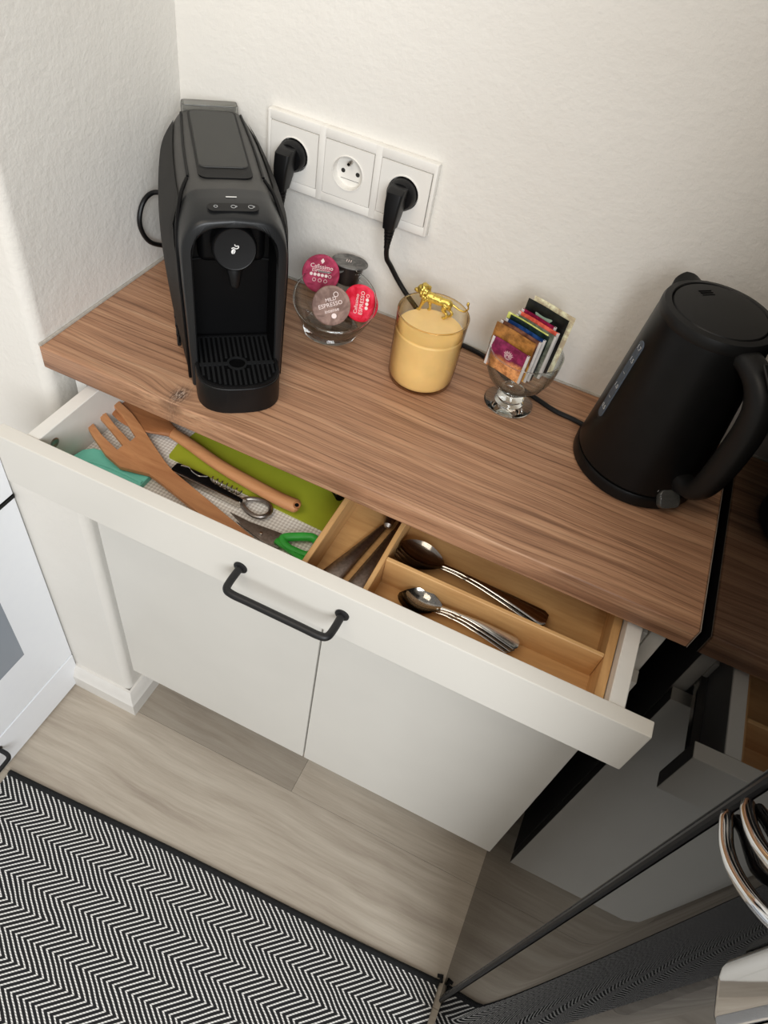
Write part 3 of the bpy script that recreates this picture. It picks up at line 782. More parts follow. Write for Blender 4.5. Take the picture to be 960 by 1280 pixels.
# button strip
bm = BM(); prism(bm, rrect(.0245, .0062, .006, 6), 0, .0009, .0004, Matrix.Translation((.0004, .0635, .2035)) @ Matrix.Rotation(.12, 4, 'X')); 
bp = obj('button_panel', bm, M['black'], mc)
bmi = BM(); fmx = Matrix.Translation((.0004, .0635, .2046)) @ Matrix.Rotation(.12, 4, 'X')
for x, r in ((-.0165, .0019), (0, .0024), (.0165, .0026)):
    lathe(bmi, [(r-.0004, 0), (r, 0), (r, .0002), (r-.0004, .0002)], 16, matrix=fmx @ Matrix.Translation((x, 0, 0)), closed=True)
    if x > -.01: tube(bmi, [fmx @ Vector(q) for q in ((x+r, .0012, 0), (x+r+.0012, .0006, 0), (x+r+.0004, -.0008, 0))], .00025, 5)
obj('button_icons', bmi, M['icon'], bp)
bm = BM(); rbox(bm, -.0052, .0052, -.0007, .0007, 0, .0004, .0002, 1, Matrix.Translation((.0004, .0820, .2046))); o = obj('status_light', bm, M['iconw'], mc); o['label'] = 'small white status bar'
# brew head with disc and spout
bm = BM(); HM = frame_mat((0, .0535, .1665), (0, -1, .16))
lathe(bm, [(0, -.03), (.0215, -.03), (.0225, -.004), (.0218, .0), (.0205, .0014), (.0195, .0008), (0, .0006)], 40, matrix=HM)
bh = obj('brew_head', bm, M['black'], mc)
bm = BM()
rings = []
for z_, hx, hy, yc_ in ((.153, .0150, .0085, .0640), (.146, .0095, .0080, .0600), (.136, .0066, .0066, .0570), (.127, .0052, .0052, .0555), (.1245, .0042, .0042, .0555)):
    rings.append([(hx*math.cos(a), yc_+hy*math.sin(a), z_) for a in [2*math.pi*i/20 for i in range(20)]])
loft(bm, rings, True, True, True); obj('spout', bm, M['black'], mc)
bm = BM()                                                     # bean with a curl of steam
HL = HM @ Matrix.Translation((0, 0, .0011))
prism(bm, [(.0019*math.cos(a)-.0006, .0026*math.sin(a)-.0022) for a in [2*math.pi*i/18 for i in range(18)]], 0, .0003, matrix=HL @ Matrix.Rotation(-.45, 4, 'Z'))
tube(bm, [HL @ Vector(q) for q in catmull([(-.0032, .0012, .0002), (-.0010, .0020, .0002), (.0012, .0010, .0002), (.0034, .0018, .0002), (.0036, .0036, .0002), (.0008, .0036, .0002), (.0, .0052, .0002)], 5)], .0005, 6)
obj('bean_logo', bm, M['iconw'], bh)
bm = BM(); tube(bm, [HL @ Vector((x*.9-.0012, x*2.0-.0021, .00045)) for x in (-.0009, -.0003, .0003, .0009)], .00022, 5); obj('bean_line', bm, M['black'], bh)
bm = BM(); tube(bm, [(-.040, .0955, .1305), (-.02, .0962, .1325), (0, .0965, .133), (.02, .0962, .1325), (.040, .0955, .1305)], .0011, 6); obj('panel_seam', bm, M['black'], mc)
# drip tray
def tray_out(hu, v1, vf, n=18):
    pts = [(hu, v1)]
    for i in range(n+1):
        a = math.pi*i/n; c_, s_ = math.cos(a), math.sin(a)
        pts.append((hu*math.copysign(abs(c_)**.72, c_), .036-(.036-vf)*abs(s_)**.85))
    pts.append((-hu, v1)); return pts
bm = BM(); prism(bm, tray_out(.0455, .096, 0), .001, .0345, .0016); dt = obj('drip_tray', bm, M['black'], mc, angle=50)
bm = BM(); O1 = tray_out(.0440, .095, .0018); O2 = tray_out(.0412, .0925, .0048)
loft(bm, [[(x, y, .0343) for x, y in O1], [(x, y, .0362) for x, y in O1], [(x, y, .0362) for x, y in O2], [(x, y, .0343) for x, y in O2]], True); obj('grate_rim', bm, M['black'], dt)
bm = BM(); prism(bm, O2, .0344, .03455); obj('grate_well', bm, M['blackdeep'], dt)
bm = BM()
for k in range(-7, 8):
    u_ = k*.0054; lim = .036-.031*(max(0, 1-(abs(u_)/.0412)**2.4))**.6
    for va, vb in ((lim+.001, .041), (.046, .092)):
        if vb-va > .004:
            if abs(u_) < .012:
                if vb < .05: vb = min(vb, .0335)
                else: va = max(va, .0535)
            if vb-va > .003: rbox(bm, u_-.0013, u_+.0013, va, vb, .0347, .0360)
for ua, ub in ((-.0405, -.0105), (.0105, .0405)): rbox(bm, ua, ub, .0412, .0458, .0347, .0361)
lathe(bm, [(.0088, .0347), (.0112, .0347), (.0112, .0362), (.0088, .0362)], 24, (0, .0436), closed=True)
obj('grate', bm, M['fascia'], dt)
# water tank, a clear box behind the deck
bm = BM(); To = rrect(.0325, .0085, .006, 4, (0, .3035)); Ti = rrect(.0305, .0066, .0045, 4, (0, .3035))
loft(bm, [[(x, y, .012) for x, y in To], [(x, y, .203) for x, y in To], [(x, y, .205) for x, y in rrect(.0315, .0078, .005, 4, (0, .3035))], [(x, y, .2035) for x, y in Ti], [(x, y, .016) for x, y in Ti]], True, True, True)
obj('water_tank', bm, M['tank'], mc)
# mains lead: out of the plug, down behind the machine, loop on the left
def Wm(bm, name, m):            # world coords -> machine-local
    bmesh.ops.transform(bm, matrix=mw.inverted() @ Matrix.Translation((0, 0, ZO)), verts=bm.verts); return obj(name, bm, m, mc)
plug_x1 = .2343-.0715; pz1 = .169
tmp = thing('tmp', None, None)
e1 = plug(tmp, plug_x1, pz1)
for ch in list(tmp.children):
    ch.parent = mc; ch.data.transform(mw.inverted() @ Matrix.Translation((0, 0, ZO))); 
bpy.data.objects.remove(tmp)
bm = BM()
path = [e1, (.1630, -.036, .085), (.163, -.030, .05), (.160, -.022, .02), (.150, -.013, .006), (.11, -.009, .0045), (.06, -.009, .0045), (.025, -.012, .0045), (.010, -.035, .008), (.0095, -.066, .022), (.0095, -.099, .043), (.0095, -.113, .071), (.0095, -.104, .094), (.014, -.086, .103), (.035, -.075, .100), (.058, -.078, .094)]
tube(bm, catmull(path, 8), .0030, 10); Wm(bm, 'power_cable', M['black'])

# ================================================================== GLASS BOWL AND CAPSULES
BX, BY = .262, -.078
gb = thing('glass_bowl', 'small footed clear glass bowl with slanted rim holding coffee capsules', 'bowl', (BX, BY, 0))
bm = BM(); lathe(bm, [(0, .0006), (.030, .0006), (.0345, .003), (.0355, .007), (.0315, .013), (.027, .0165), (0, .0165)], 48); 
obj('foot', bm, M['glass'], gb)
TM = Matrix.Translation((.003, -.001, .014)) @ Matrix.Rotation(math.radians(17), 4, 'X') @ Matrix.Rotation(math.radians(7), 4, 'Y')
outp = [(0, .003), (.018, .0035), (.033, .011), (.044, .024), (.0495, .040), (.0505, .0475)]
inp = [(.0490, .0475), (.0478, .040), (.0425, .0252), (.032, .0130), (.017, .0060), (0, .0052)]
bm = BM(); lathe(bm, outp, 56, matrix=TM); lathe(bm, inp, 56, matrix=TM); obj('bowl', bm, M['thin'], gb)
bm = BM(); lathe(bm, [(.0497+.0010*math.cos(a), .0476+.0010*math.sin(a)) for a in [2*math.pi*i/10 for i in range(10)]], 64, matrix=TM, closed=True); obj('rim', bm, M['glass'], gb)
def capsule(label, cpos, nrm, lidm, texts, hint=(0, 0, 1), bodym='capsulebody'):
    R4 = frame_mat((0, 0, 0), nrm, hint)
    o = thing('coffee_capsule', label, 'coffee capsule', (cpos[0], cpos[1], cpos[2]), 0, 'coffee capsules in the glass bowl')
    bm = BM(); lathe(bm, [(0, -.0265), (.0135, -.0265), (.0150, -.0250), (.0182, -.004), (.0190, -.0012)], 32, matrix=R4); obj('cup', bm, M['capbody'], o)
    bm = BM(); lathe(bm, [(.0185, -.0014), (.0224, -.0012), (.0228, -.0002), (.0222, .0006), (.0205, .0002), (0, .0002)], 40, matrix=R4); ld = obj('foil_lid', bm, lidm, o)
    if texts:
        bm = BM()
        for body_, s_, x_, y_, r_ in texts: text_bm(bm, body_, s_, R4 @ Matrix.Translation((x_, y_, .0004)) @ Matrix.Rotation(r_, 4, 'Z'), .00008)
        obj('lettering', bm, M['iconpale'], ld, smooth=False)
    return o, ld, R4
M['capbody'] = mat('dark_brown_capsule_plastic', (44, 36, 33), .3, var=.05)
M['iconpale'] = mat('pale_lid_print', (232, 214, 208), .5, var=0)
def lidm(name, c1, c2, rim):
    m = bpy.data.materials.new(name); m.use_nodes = True; t = NT(m)
    v = t.coord(); n1 = t.noise(v, 55, 3, .6, 1.0)
    t.link(t.ramp(n1, [(.4, s2l(c1)), (.6, s2l(c2))]), t.b.inputs['Base Color']); t.b.inputs['Roughness'].default_value = .55; t.b.inputs['Specular IOR Level'].default_value = .25
    t.bump(t.noise(v, 160, 2), .25, .0006); return m
mcr = lidm('crimson_foil', (136, 24, 58), (176, 56, 90), None); mbr = lidm('brown_foil', (112, 86, 76), (150, 122, 110), None)
mrd = lidm('red_foil', (196, 10, 42), (230, 60, 84), None); mgr = lidm('grey_foil', (86, 84, 82), (128, 126, 122), None)
view = (.38, -.66, .64)
def capz(u, v, z): q = at(u, v, 'z', z); return (q.x, q.y, q.z)
capsule('crimson lidded coffee capsule at the top left of the bowl', capz(401, 342, .072), (.22, -.70, .62), mcr, [('Cafissimo', .0072, .0, .0078, 0), ('ESPRESSO', .0052, .0, .0028, 0), ('●●●●●○', .005, 0, -.0022, 0), ('○ ○ ○', .0058, 0, -.0085, 0), ('♦', .006, 0, .0145, 0)])
capsule('brown lidded coffee capsule in front, reading espresso', capz(414, 382, .066), (.42, -.72, .50), mbr, [('MILD', .0058, -.001, .0068, .3), ('ESPRESSO', .0068, -.001, .0008, .3), ('intense', .006, .001, -.0055, .3), ('○', .008, .005, .0125, .3), ('●', .008, .004, -.012, .3)])
capsule('bright red lidded coffee capsule at the right of the bowl', capz(451, 379, .056), (.50, -.45, .70), mrd, [('Cafissimo', .0062, -.006, .0, 1.2), ('ESPRESSO', .0068, .0012, .0, 1.2), ('●●●○', .0055, .0085, 0, 1.2)])
capsule('upright dark coffee capsule with grey foil lid at the back right', capz(438, 327, .075), (.02, .16, 1), mgr, [('III', .011, .002, 0, .4)])
capsule('grey lidded coffee capsule half hidden behind the crimson one', (.2375, -.052, .0690), (-.12, .24, 1), mgr, None)

# ================================================================== CANDLE AND LION
KX, KY = .3955, -.0985
cn = thing('candle_jar', 'cream wax candle in an amber glass jar', 'candle', (KX, KY, 0))
outp = [(0, .0004), (.034, .0004), (.0380, .0030), (.0395, .0075), (.0405, .03), (.0412, .078), (.0418, .0915), (.0414, .0925)]
bm = BM(); lathe(bm, outp, 64); lathe(bm, [(.0399, .0722), (.0404, .0925)], 64); obj('jar', bm, M['thinamber'], cn)
bm = BM(); lathe(bm, [(.0411+.0009*math.cos(a), .0925+.0009*math.sin(a)) for a in [2*math.pi*i/10 for i in range(10)]], 64, closed=True); obj('rim', bm, M['amber'], cn)
bm = BM(); lathe(bm, [(0, .0036), (.0330, .0040), (.0370, .0070), (.0388, .012), (.0397, .030), (.0402, .0700), (.0385, .0722), (.030, .0716), (0, .0712)], 64); obj('wax', bm, M['wax'], cn)
lion = thing('lion_figurine', 'small golden lion figurine standing on top of the candle wax', 'figurine', (.389, -.068, .0715), 0)
bm = BM()
def ball(bm, c, r, sc=(1, 1, 1), seg=14):
    res = bmesh.ops.create_uvsphere(bm, u_segments=seg, v_segments=10, radius=r); bmesh.ops.scale(bm, vec=sc, verts=res['verts']); bmesh.ops.translate(bm, vec=c, verts=res['verts'])
# local: x from head (-) to rump (+), built around the origin at the feet
def tb(P_, R_, seg=10): 
    cp_ = catmull(P_, 4); n_ = len(cp_); rr_ = [R_[0]+(R_[-1]-R_[0])*i/(n_-1) if len(R_) == 2 else R_[min(len(R_)-1, round(i*(len(R_)-1)/(n_-1)))] for i in range(n_)]
    tube(bm, cp_, rr_, seg)
tb([(-.0125, 0, .0195), (-.006, 0, .0190), (.003, 0, .0185), (.011, 0, .0190), (.0145, 0, .0182)], [.0056, .0060, .0055, .0048, .0050, .0048])
ball(bm, (-.0125, 0, .019), .0063, (1, .9, 1.05)); ball(bm, (.0128, 0, .0182), .0057, (1, .85, 1))
ball(bm, (-.0205, -.0012, .0262), .0056, (1.0, 1.05, 1)); ball(bm, (-.0254, -.0030, .0245), .0032, (1.1, 1.0, .8))
for i in range(64):                                           # mane: tufts around the face and down the neck
    a = random.uniform(0, 2*math.pi); k = random.random()
    c0 = Vector((-.0195+.007*k, -.0008+.0066*math.cos(a)*(1+.10*k), .0258-.0035*k+.0068*math.sin(a)))
    ball(bm, c0, random.uniform(.0016, .0025), (1, 1, 1), 8)
for (x, y, f_) in ((-.0150, -.0034, -.0035), (-.0105, .0034, .003), (.0125, -.0034, .002), (.0150, .0034, .0055)):
    hind = x > 0
    if hind: tb([(x-.001, y, .0175), (x-.0035+f_*.3, y, .0120), (x+.0015+f_*.5, y, .0062), (x+f_*.3, y, .0015)], [.0038, .0030, .0017, .0016])
    else: tb([(x, y, .0160), (x+f_*.4, y, .0105), (x+f_*.8, y, .0055), (x+f_, y, .0015)], [.0032, .0024, .0017, .0016])
    ball(bm, (x+f_*(.3 if hind else 1)-.0012, y, .0014), .0019, (1.35, 1, .75), 8)
tb([(.0165, 0, .0200), (.0215, .0005, .0180), (.0275, .001, .0155), (.0335, .001, .0160), (.0365, .001, .0205), (.0355, .001, .0245)], [.0014, .0009])
ball(bm, (.0350, .001, .0262), .0021, (.9, .9, 1.3), 8)
lm = bpy.data.meshes.new('lion'); bm.to_mesh(lm); bm.free()
lo = bpy.data.objects.new('lion', lm); C.objects.link(lo)
rm = lo.modifiers.new('r', 'REMESH'); rm.mode = 'VOXEL'; rm.voxel_size = .00055; rm.use_smooth_shade = True
sm_ = lo.modifiers.new('s', 'SMOOTH'); sm_.factor = .5; sm_.iterations = 2
dg = bpy.context.evaluated_depsgraph_get(); fm_ = bpy.data.meshes.new_from_object(lo.evaluated_get(dg)); bpy.data.objects.remove(lo)
fm_.materials.clear(); fm_.materials.append(M['gold']); fm_.shade_smooth(); fm_.transform(Matrix.Rotation(.02, 4, 'Z') @ Matrix.Scale(1.02, 4))
fo = bpy.data.objects.new('lion_body', fm_); C.objects.link(fo); fo.parent = lion

# ================================================================== GOBLET AND TEA SACHETS
GX, GY = .507, -.0805
gg = thing('glass_goblet', 'short stemmed clear glass goblet filled with tea sachets', 'goblet', (GX, GY, 0))
bm = BM(); lathe(bm, [(0, .0006), (.028, .0006), (.0302, .0018), (.0300, .0028), (.018, .0050), (.0155, .009), (.0172, .013), (.0160, .0165), (.0135, .0195), (.0140, .0235), (.0110, .0262), (0, .0270)], 64); obj('stem_and_foot', bm, M['glass'], gg)
bm = BM(); lathe(bm, [(.0145, .0240), (.024, .0290), (.0345, .0400), (.0405, .0530), (.0430, .0680), (.0435, .0790)], 64)
lathe(bm, [(.0426, .0790), (.0420, .068), (.0395, .0533), (.0337, .0410), (.0225, .0303), (.011, .0272)], 64); obj('bowl', bm, M['thin'], gg)
bm = BM(); lathe(bm, [(.0431+.0007*math.cos(a), .0792+.0007*math.sin(a)) for a in [2*math.pi*i/10 for i in range(10)]], 64, closed=True); obj('rim', bm, M['glass'], gg)
def sach_mat(name, top, bot, motif=None):
    m = bpy.data.materials.new(name); m.use_nodes = True; t = NT(m)
    v = t.coord(); sep = t.new('ShaderNodeSeparateXYZ'); t.link(v, sep.inputs[0])
    zf_ = t.math('ADD', sep.outputs[2], t.math('MULTIPLY', t.noise(v, 70, 3), .016))
    f = t.ramp(t.math('MULTIPLY', zf_, 20), [(.46, (0, 0, 0, 1)), (.56, (1, 1, 1, 1))])
    n1 = t.noise(v, 130, 3, .6)
    a = t.ramp(n1, [(.4, s2l(top)), (.62, s2l(tuple(min(255, x*1.3+14) for x in top)))])
    b = t.ramp(n1, [(.38, s2l(bot)), (.6, s2l(tuple(min(255, x*1.3+26) for x in bot)))])
    t.link(t.mix(f, b, a), t.b.inputs['Base Color']); t.b.inputs['Roughness'].default_value = .3
    t.bump(t.noise(v, 240, 2), .3, .0004); return m
M['paper'] = mat('white_sachet_paper', (206, 202, 198), .6, var=.03)
GRP = 'tea sachets in the goblet'
def sachet(label, tl, y, width, top, bot, edge=True, thick=.0026, crest=None, zb=.053, roll=2.0, lean=0, yaw=-14):
    """flat foil pouch standing in the goblet; tl = picture point of its top left corner, y = its depth"""
    q = at(tl[0], tl[1], 'y', y); height = q.z-zb
    o = thing('tea_sachet', label, 'tea sachet', (q.x, y, zb), 0, GRP)
    Mx = Matrix.Rotation(math.radians(yaw), 4, 'Z') @ Matrix.Rotation(math.radians(roll), 4, 'Y') @ Matrix.Rotation(math.radians(-lean), 4, 'X')
    bm = BM(); n = 10; rings = []
    def th(a, b): return thick*.5*(max(0, math.sin(math.pi*a))**.4)*(max(0, math.sin(math.pi*b))**.4)+.00025
    for sgn in (-1, 1):
        rows = []
        for j in range(n+1):
            rows.append([(width*i/n, sgn*th(i/n, j/n)+.0007*math.sin(3.1*j/n*2+i*.5), height*j/n) for i in range(n+1)])
        loft(bm, rows, False)
    bmesh.ops.transform(bm, matrix=Mx, verts=bm.verts)
    nm = 'foil_' + label.split()[0]
    obj('pouch', bm, sach_mat(nm, top, bot), o, angle=60)
    if edge:
        for a in (-.0008, width-.0024):
            bm = BM(); rbox(bm, a, a+.0032, -.0011, .0011, .0005, height-.0005, .0003, 1, Mx); obj('paper_edge', bm, M['paper'], o)
    if crest:
        bm = BM(); cm = Mx @ Matrix.Translation((width*.52, -thick*.5-.0006, height*.66)) @ Matrix.Rotation(math.radians(90), 4, 'X')
        for r in (.0046, .0036): lathe(bm, [(r-.00035, 0), (r, 0), (r, .0001), (r-.00035, .0001)], 22, matrix=cm, closed=True)
        for q in range(7):
            a = math.pi*(.12+.76*q/6); bm2 = [cm @ Vector((.0046*math.cos(a), .0046*math.sin(a), .0001)), cm @ Vector((.0064*math.cos(a), .0064*math.sin(a), .0001))]
            tube(bm, bm2, .0003, 5)
        text_bm(bm, crest, .0052, cm, .00006); obj('crest', bm, M['iconpale'], o, smooth=False)
    return o
sachet('magenta fruit tea sachet at the very front of the goblet', (616.5, 418), -.0985, .0475, (104, 20, 58), (186, 116, 66), crest='PB', zb=.0545)
sachet('golden brown tea sachet standing behind the magenta front one', (620, 400), -.0935, .052, (128, 84, 36), (120, 70, 36), edge=False)
sachet('ochre tea sachet with a pale edge on its right, third from the front', (626, 398), -.0890, .052, (96, 62, 48), (170, 126, 48), thick=.002)
sachet('navy blue tea sachet with a white corner', (632, 396), -.0850, .051, (20, 48, 92), (20, 24, 40))
sachet('dark green tea sachet in the middle of the stack', (637, 392), -.0810, .051, (16, 30, 26), (16, 22, 24), edge=False)
sachet('yellow green tea sachet standing taller than the blue one', (634, 388), -.0770, .053, (206, 212, 110), (110, 130, 50), edge=False)
sachet('grey green tea sachet with thick white paper side', (645, 391), -.0725, .052, (90, 94, 82), (96, 98, 88))
sachet('coral orange tea sachet with white paper sides', (648, 387), -.0680, .052, (206, 84, 66), (180, 76, 66))
sachet('dark crimson tea sachet near the back of the goblet', (652, 384), -.0630, .044, (112, 18, 50), (92, 16, 40))
bsac = sachet('tall black tea sachet with a pale green leaf motif', (659, 371), -.0575, .053, (14, 16, 15), (14, 15, 16), edge=False)
bm = BM(); lm_ = Matrix.Rotation(math.radians(-14), 4, 'Z') @ Matrix.Translation((.027, -.0022, .062)) @ Matrix.Rotation(math.radians(90), 4, 'X')
prism(bm, [(.011*math.cos(a), .0035*math.sin(a)+.002*math.cos(2*a)) for a in [2*math.pi*i/20 for i in range(20)]], 0, .0002, matrix=lm_); obj('leaf_motif', bm, mat('pale_green_print', (150, 172, 150), .5, var=.1), bsac)
sachet('tan backed tall tea sachet, the rearmost against the wall side', (667, 368), -.0530, .053, (200, 182, 150), (200, 182, 150), edge=False)

# ================================================================== KETTLE
EX, EY = .670, -.0985
kt = thing('electric_kettle', 'matt black electric kettle at the right end of the worktop', 'kettle', (EX, EY, 0), 0)
HD = math.radians(-50); SPD = HD+math.pi
bm = BM(); lathe(bm, [(0, .0005), (.071, .0005), (.0735, .003), (.0735, .013), (.0715, .0165), (0, .0165)], 72); obj('base', bm, M['kettle'], kt)
def kr(z): return .0715-(z-.0175)*(.0155/.178)
bm = BM(); lathe(bm, [(0, .0175), (.0705, .0175), (.0718, .0195), (kr(.06), .06), (kr(.11), .11), (kr(.16), .16), (kr(.1900), .190), (.0555, .1945)], 72); obj('body', bm, M['kettle'], kt)
bm = BM(); lathe(bm, [(.0552, .1935), (.0562, .1955), (.0560, .2020), (.0545, .2055), (.0485, .2068), (.0475, .2055), (.0475, .200), (0, .200)], 72); obj('rim_collar', bm, M['kettlelid'], kt)
bm = BM(); lathe(bm, [(0, .2010), (.0462, .2010), (.0465, .2052), (.0455, .2066), (.036, .2078), (.018, .2086), (0, .2088)], 72); ld = obj('lid', bm, M['kettlelid'], kt)
bm = BM()
for k in range(3):
    q = Vector((math.cos(SPD), math.sin(SPD), 0)); sdv = Vector((-q.y, q.x, 0)); c0 = q*(.024+.0035*k)
    tube(bm, [c0-sdv*.007+Vector((0, 0, .2083)), c0+sdv*.007+Vector((0, 0, .2083))], .0007, 6)
obj('vent_slots', bm, M['blackdeep'], ld)
# beak
bm = BM(); q = Vector((math.cos(SPD), math.sin(SPD), 0)); s_ = Vector((-q.y, q.x, 0)); rings = []
for rad, zt_, hw in ((.0520, .2055, .024), (.057, .2062, .021), (.061, .2075, .018), (.0645, .2085, .0145)):
    zb_ = .176 + (rad-.052)/.0165*.026
    rings.append([q*rad+s_*hw*math.cos(a)*1.0+Vector((0, 0, 0))+q*(-.004*abs(math.cos(a)))+Vector((0, 0, zb_+(zt_-zb_)*(.5+.5*math.sin(a)))) for a in [2*math.pi*i/20 for i in range(20)]])
loft(bm, rings, True, True, True); obj('spout', bm, M['kettlelid'], kt)
# handle
def HP(r, z, s=0): return (r*math.cos(HD)-s*math.sin(HD), r*math.sin(HD)+s*math.cos(HD), z)
prof = [(.050, .192, .0140, .0085), (.066, .1905, .0138, .0098), (.083, .184, .0134, .0120), (.0960, .168, .0128, .0138), (.1010, .145, .0124, .0145), (.1015, .120, .0122, .0145), (.1005, .095, .0120, .0142), (.0980, .072, .0118, .0130), (.0930, .055, .0118, .0110), (.082, .0455, .0114, .0095), (.066, .043, .0110, .0085)]
cp = catmull([(a, b, 0) for a, b, _, _ in prof], 5); rings = []
for i, pnt in enumerate(cp):
    t = cp[min(i+1, len(cp)-1)]-cp[max(i-1, 0)]; t.normalize(); nrm = Vector((-t.y, t.x, 0)); f = i/(len(cp)-1)*(len(prof)-1); k = min(int(f), len(prof)-2); g = f-k
    hw = prof[k][2]*(1-g)+prof[k+1][2]*g; hh = prof[k][3]*(1-g)+prof[k+1][3]*g
    ring = []
    for m_ in range(18):
        a = 2*math.pi*m_/18; ca, sa = math.cos(a), math.sin(a); ca = math.copysign(abs(ca)**.75, ca); sa = math.copysign(abs(sa)**.75, sa)
        ring.append(HP(pnt.x+nrm.x*hh*sa, pnt.y+nrm.y*hh*sa, hw*ca))
    rings.append(ring)
bm = BM(); loft(bm, rings, True, True, True); hd = obj('handle', bm, M['kettlelid'], kt, angle=60)
bm = BM(); rbox(bm, -.0075, .0075, -.013, .013, 0, .003, .0018, 3, Matrix.Translation(HP(.088, .1965)) @ Matrix.Rotation(HD, 4, 'Z') @ Matrix.Rotation(.55, 4, 'Y') @ Matrix.Rotation(math.pi/2, 4, 'Z'))
obj('lid_release_button', bm, M['kettlelid'], hd)
bm = BM()
for k in range(3): tube(bm, [HP(.0985+.002*k, .1885-.0026*k, -.005), HP(.0985+.002*k, .1885-.0026*k, .005)], .0006, 6)
obj('grip_lines', bm, M['blackdeep'], hd)
# switch at the foot and thermostat boss
bm = BM(); SA = math.radians(-56); sw = Vector((math.cos(SA), math.sin(SA), 0)); smx = frame_mat((sw.x*.0745, sw.y*.0745, .021), (sw.x, sw.y, .9))
prism(bm, rrect(.0125, .0105, .006, 6), -.003, .0040, .0018, smx, 3); obj('switch', bm, M['clear'], kt)
bm = BM(); b0 = Vector((math.cos(HD+.06), math.sin(HD+.06), 0))
res = bmesh.ops.create_uvsphere(bm, u_segments=24, v_segments=14, radius=.0135); bmesh.ops.translate(bm, vec=(b0.x*.0655, b0.y*.0655, .038), verts=res['verts']); obj('thermostat_boss', bm, M['kettlelid'], kt)
bm = BM(); a0 = math.radians(-66); lathe(bm, [(.0012, 0), (.0018, 0), (.0018, .0003), (.0012, .0003)], 14, matrix=frame_mat((kr(.028)*math.cos(a0), kr(.028)*math.sin(a0), .028), (math.cos(a0), math.sin(a0), .09)), closed=True); obj('power_symbol', bm, M['icon'], kt)
# water gauge
GA = math.radians(-155.5); gm = lambda z, r_=0: Vector(((kr(z)+r_)*math.cos(GA), (kr(z)+r_)*math.sin(GA), z))
gn = Vector((math.cos(GA), math.sin(GA), .087)); GM = frame_mat(gm(.114, -.0002), gn)
bm = BM(); prism(bm, rrect(.0056, .049, .0055, 6), -.001, .0012, .0005, GM); gu = obj('water_gauge', bm, M['gauge'], kt)
bm = BM()
for tx, yy in (('1.7', .041), ('1.5', .026), ('–', .010), ('1.0', -.007), ('–', -.022), ('0.5', -.036)): text_bm(bm, tx, .0072, GM @ Matrix.Translation((0, yy, .0013)), .00006)
obj('gauge_marks', bm, M['icon'], gu, smooth=False)
# lead and plug
tmp = thing('tmp', None, None); e3 = plug(tmp, .2343+.0715, .169)
for ch in list(tmp.children): ch.parent = kt; ch.data.transform(Matrix.Translation((-EX, -EY, 0)))
bpy.data.objects.remove(tmp)
bm = BM()
path = [e3, (.306, -.0360, .106), (.3070, -.0325, .096), (.311, -.026, .085), (.321, -.021, .068), (.334, -.019, .053), (.349, -.0175, .039), (.364, -.016, .024), (.384, -.0125, .010), (.405, -.009, .0045), (.425, -.0085, .0035), (.449, -.013, .0035), (.470, -.024, .0035), (.492, -.041, .0035), (.512, -.0485, .0035), (.535, -.0565, .0035), (.562, -.066, .0035), (.585, -.0685, .0035), (.605, -.072, .0035)]
tube(bm, catmull(path, 8), .0031, 10)
W('power_cable', bm, M['black'], kt)

# ================================================================== WHITE OVEN UNIT, LEFT
UX = -.129
ov = thing('oven_unit', 'white built-in oven unit with grey glass window at the left edge', 'oven', (UX-.28, -.6, FZ))
bm = BM(); rbox(bm, UX-.56, UX-.020, -.91, -.3035, FZ+.002, -.200, .001, 1); W('body', bm, M['appl'], ov)
bm = BM(); rbox(bm, UX-.019, UX, -.91, -.3035, -.812, -.334, .0012, 2); dr = W('door', bm, M['appl'], ov)
bm = BM(); rbox(bm, UX-.002, UX+.0006, -.85, -.3925, -.674, -.42, .0003, 1); W('window', bm, M['applglass'], dr)
bm = BM(); rbox(bm, UX-.019, UX, -.91, -.3035, -.326, -.203, .0012, 2); W('control_panel', bm, M['appl'], ov)
bm = BM(); rbox(bm, UX-.015, UX+.0015, -.91, -.3035, -.3332, -.3268); o = W('gap_strip', bm, M['blackdeep'], ov); o['label'] = 'black strip between door and panel'  # plain black strip filling the line between door and control panel
bm = BM(); rbox(bm, UX-.019, UX+.0008, -.91, -.3035, -.912, -.8150, .0012, 2); bd = W('bottom_drawer', bm, M['appl'], ov)
bm = BM(); hz2 = -.842
tube(bm, catmull([(UX+.0005, -.512, hz2), (UX+.018, -.512, hz2), (UX+.027, -.516, hz2), (UX+.029, -.526, hz2), (UX+.029, -.56, hz2), (UX+.029, -.62, hz2), (UX+.029, -.650, hz2), (UX+.027, -.66, hz2), (UX+.018, -.664, hz2), (UX+.0005, -.664, hz2)], 6), .0042, 12)
for y in (-.512, -.664): lathe(bm, [(0, 0), (.0072, 0), (.0072, .0018), (0, .003)], 18, matrix=frame_mat((UX+.0008, y, hz2), (1, 0, 0)))
W('handle', bm, M['blackmetal'], bd)
cb = thing('side_counter', 'white counter slab above the oven unit at the left edge', 'counter', (UX-.28, -.6, -.199))
bm = BM(); rbox(bm, UX-.56, UX-.002, -.91, -.3035, -.1995, -.170, .002, 2); W('slab', bm, M['appl'], cb)

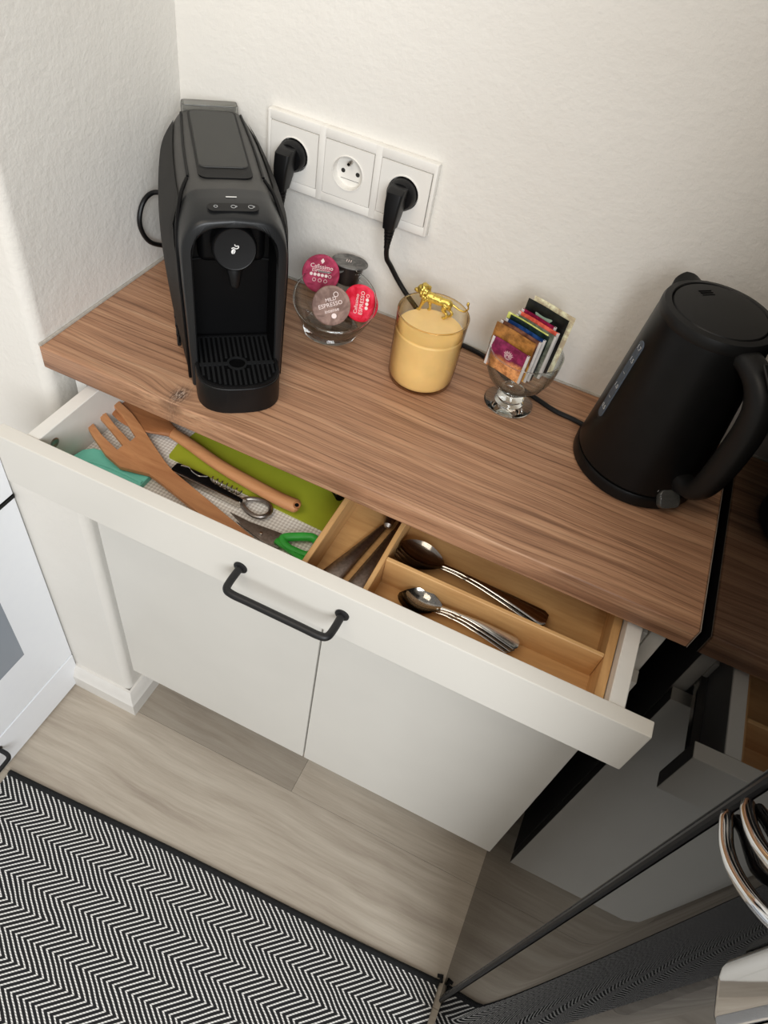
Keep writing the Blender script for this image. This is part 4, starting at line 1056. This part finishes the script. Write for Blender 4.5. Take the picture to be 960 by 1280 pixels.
# ================================================================== BLACK FRIDGE, RIGHT
RX = .7800
fr = thing('black_fridge', 'glossy black fridge standing right of the worktop', 'fridge', (RX+.3, -.3, FZ))
bm = BM(); rbox(bm, RX, RX+.60, -.505, -.012, FZ+.004, .80, .0025, 3); W('cabinet', bm, M['fridge'], fr)
bm = BM(); rbox(bm, RX+.003, RX+.597, -.517, -.5052, FZ+.03, .795, .001, 1)
tube(bm, [(RX+.0015, -.5112, FZ+.03), (RX+.0015, -.5112, .79)], .0045, 10); W('gasket', bm, M['gasket'], fr)
bm = BM(); r = .044; yd0, yd1 = -.5175, -.605
pts = [(RX+.60, yd0), (RX+.001, yd0), (RX, yd0-.001), (RX, yd0-.034)] + [(RX+r-r*math.cos(math.radians(a)), yd1+r-r*math.sin(math.radians(a))) for a in range(0, 91, 6)] + [(RX+.60-r+r*math.sin(math.radians(a)), yd1+r-r*math.cos(math.radians(a))) for a in range(0, 91, 9)]
prism(bm, pts, FZ+.045, .79, .003); dfr = W('door', bm, M['fridge'], fr, angle=40)
# chrome handle: two curved rods from the door side round to a ribbed mount
bm = BM()
tube(bm, catmull([(.777, -.5215, .088), (.774, -.5300, .094), (.7715, -.5520, .104), (.7715, -.575, .121), (.776, -.598, .143), (.790, -.614, .160), (.815, -.622, .172), (.86, -.622, .176)], 6), .0046, 14)
W('handle_rod', bm, M['chrome'], dfr)
bm = BM()
tube(bm, catmull([(.777, -.5235, .115), (.774, -.5320, .121), (.7720, -.5480, .132), (.7725, -.566, .146), (.778, -.585, .163), (.792, -.601, .178), (.815, -.612, .190), (.86, -.614, .196)], 6), .0046, 14)
W('handle_rod', bm, M['chrome'], dfr)
bm = BM(); hcx, hcz = .8285, .106
def ring(y, hx, hz): return [(hcx+px, y, hcz+pz) for px, pz in rrect(hx, hz, .018*hz/.043, 8)]
loft(bm, [ring(-.6052, .0385, .042), ring(-.611, .0415, .0445), ring(-.618, .0422, .0452), ring(-.636, .0422, .0452), ring(-.641, .0405, .0435), ring(-.643, .0385, .0415)], True, True, True); mnt = W('handle_mount', bm, M['chrome'], dfr, angle=50)
bm = BM()
for k in range(6):
    y = -.6432-.0013*k; q = .0378-.0012*k
    loft(bm, [ring(y, q*.975, q*1.05), ring(y-.0006, q, q*1.075), ring(y-.0012, q*.975, q*1.05)], True, True, True)
W('ribbed_end', bm, M['chrome'], mnt, angle=50)
for x in (RX+.06, RX+.54):
    for y in (-.46, -.06):
        bm = BM(); lathe(bm, [(0, FZ), (.018, FZ), (.018, FZ+.0045), (0, FZ+.0045)], 16, (x, y)); W('foot', bm, M['blackdeep'], fr)
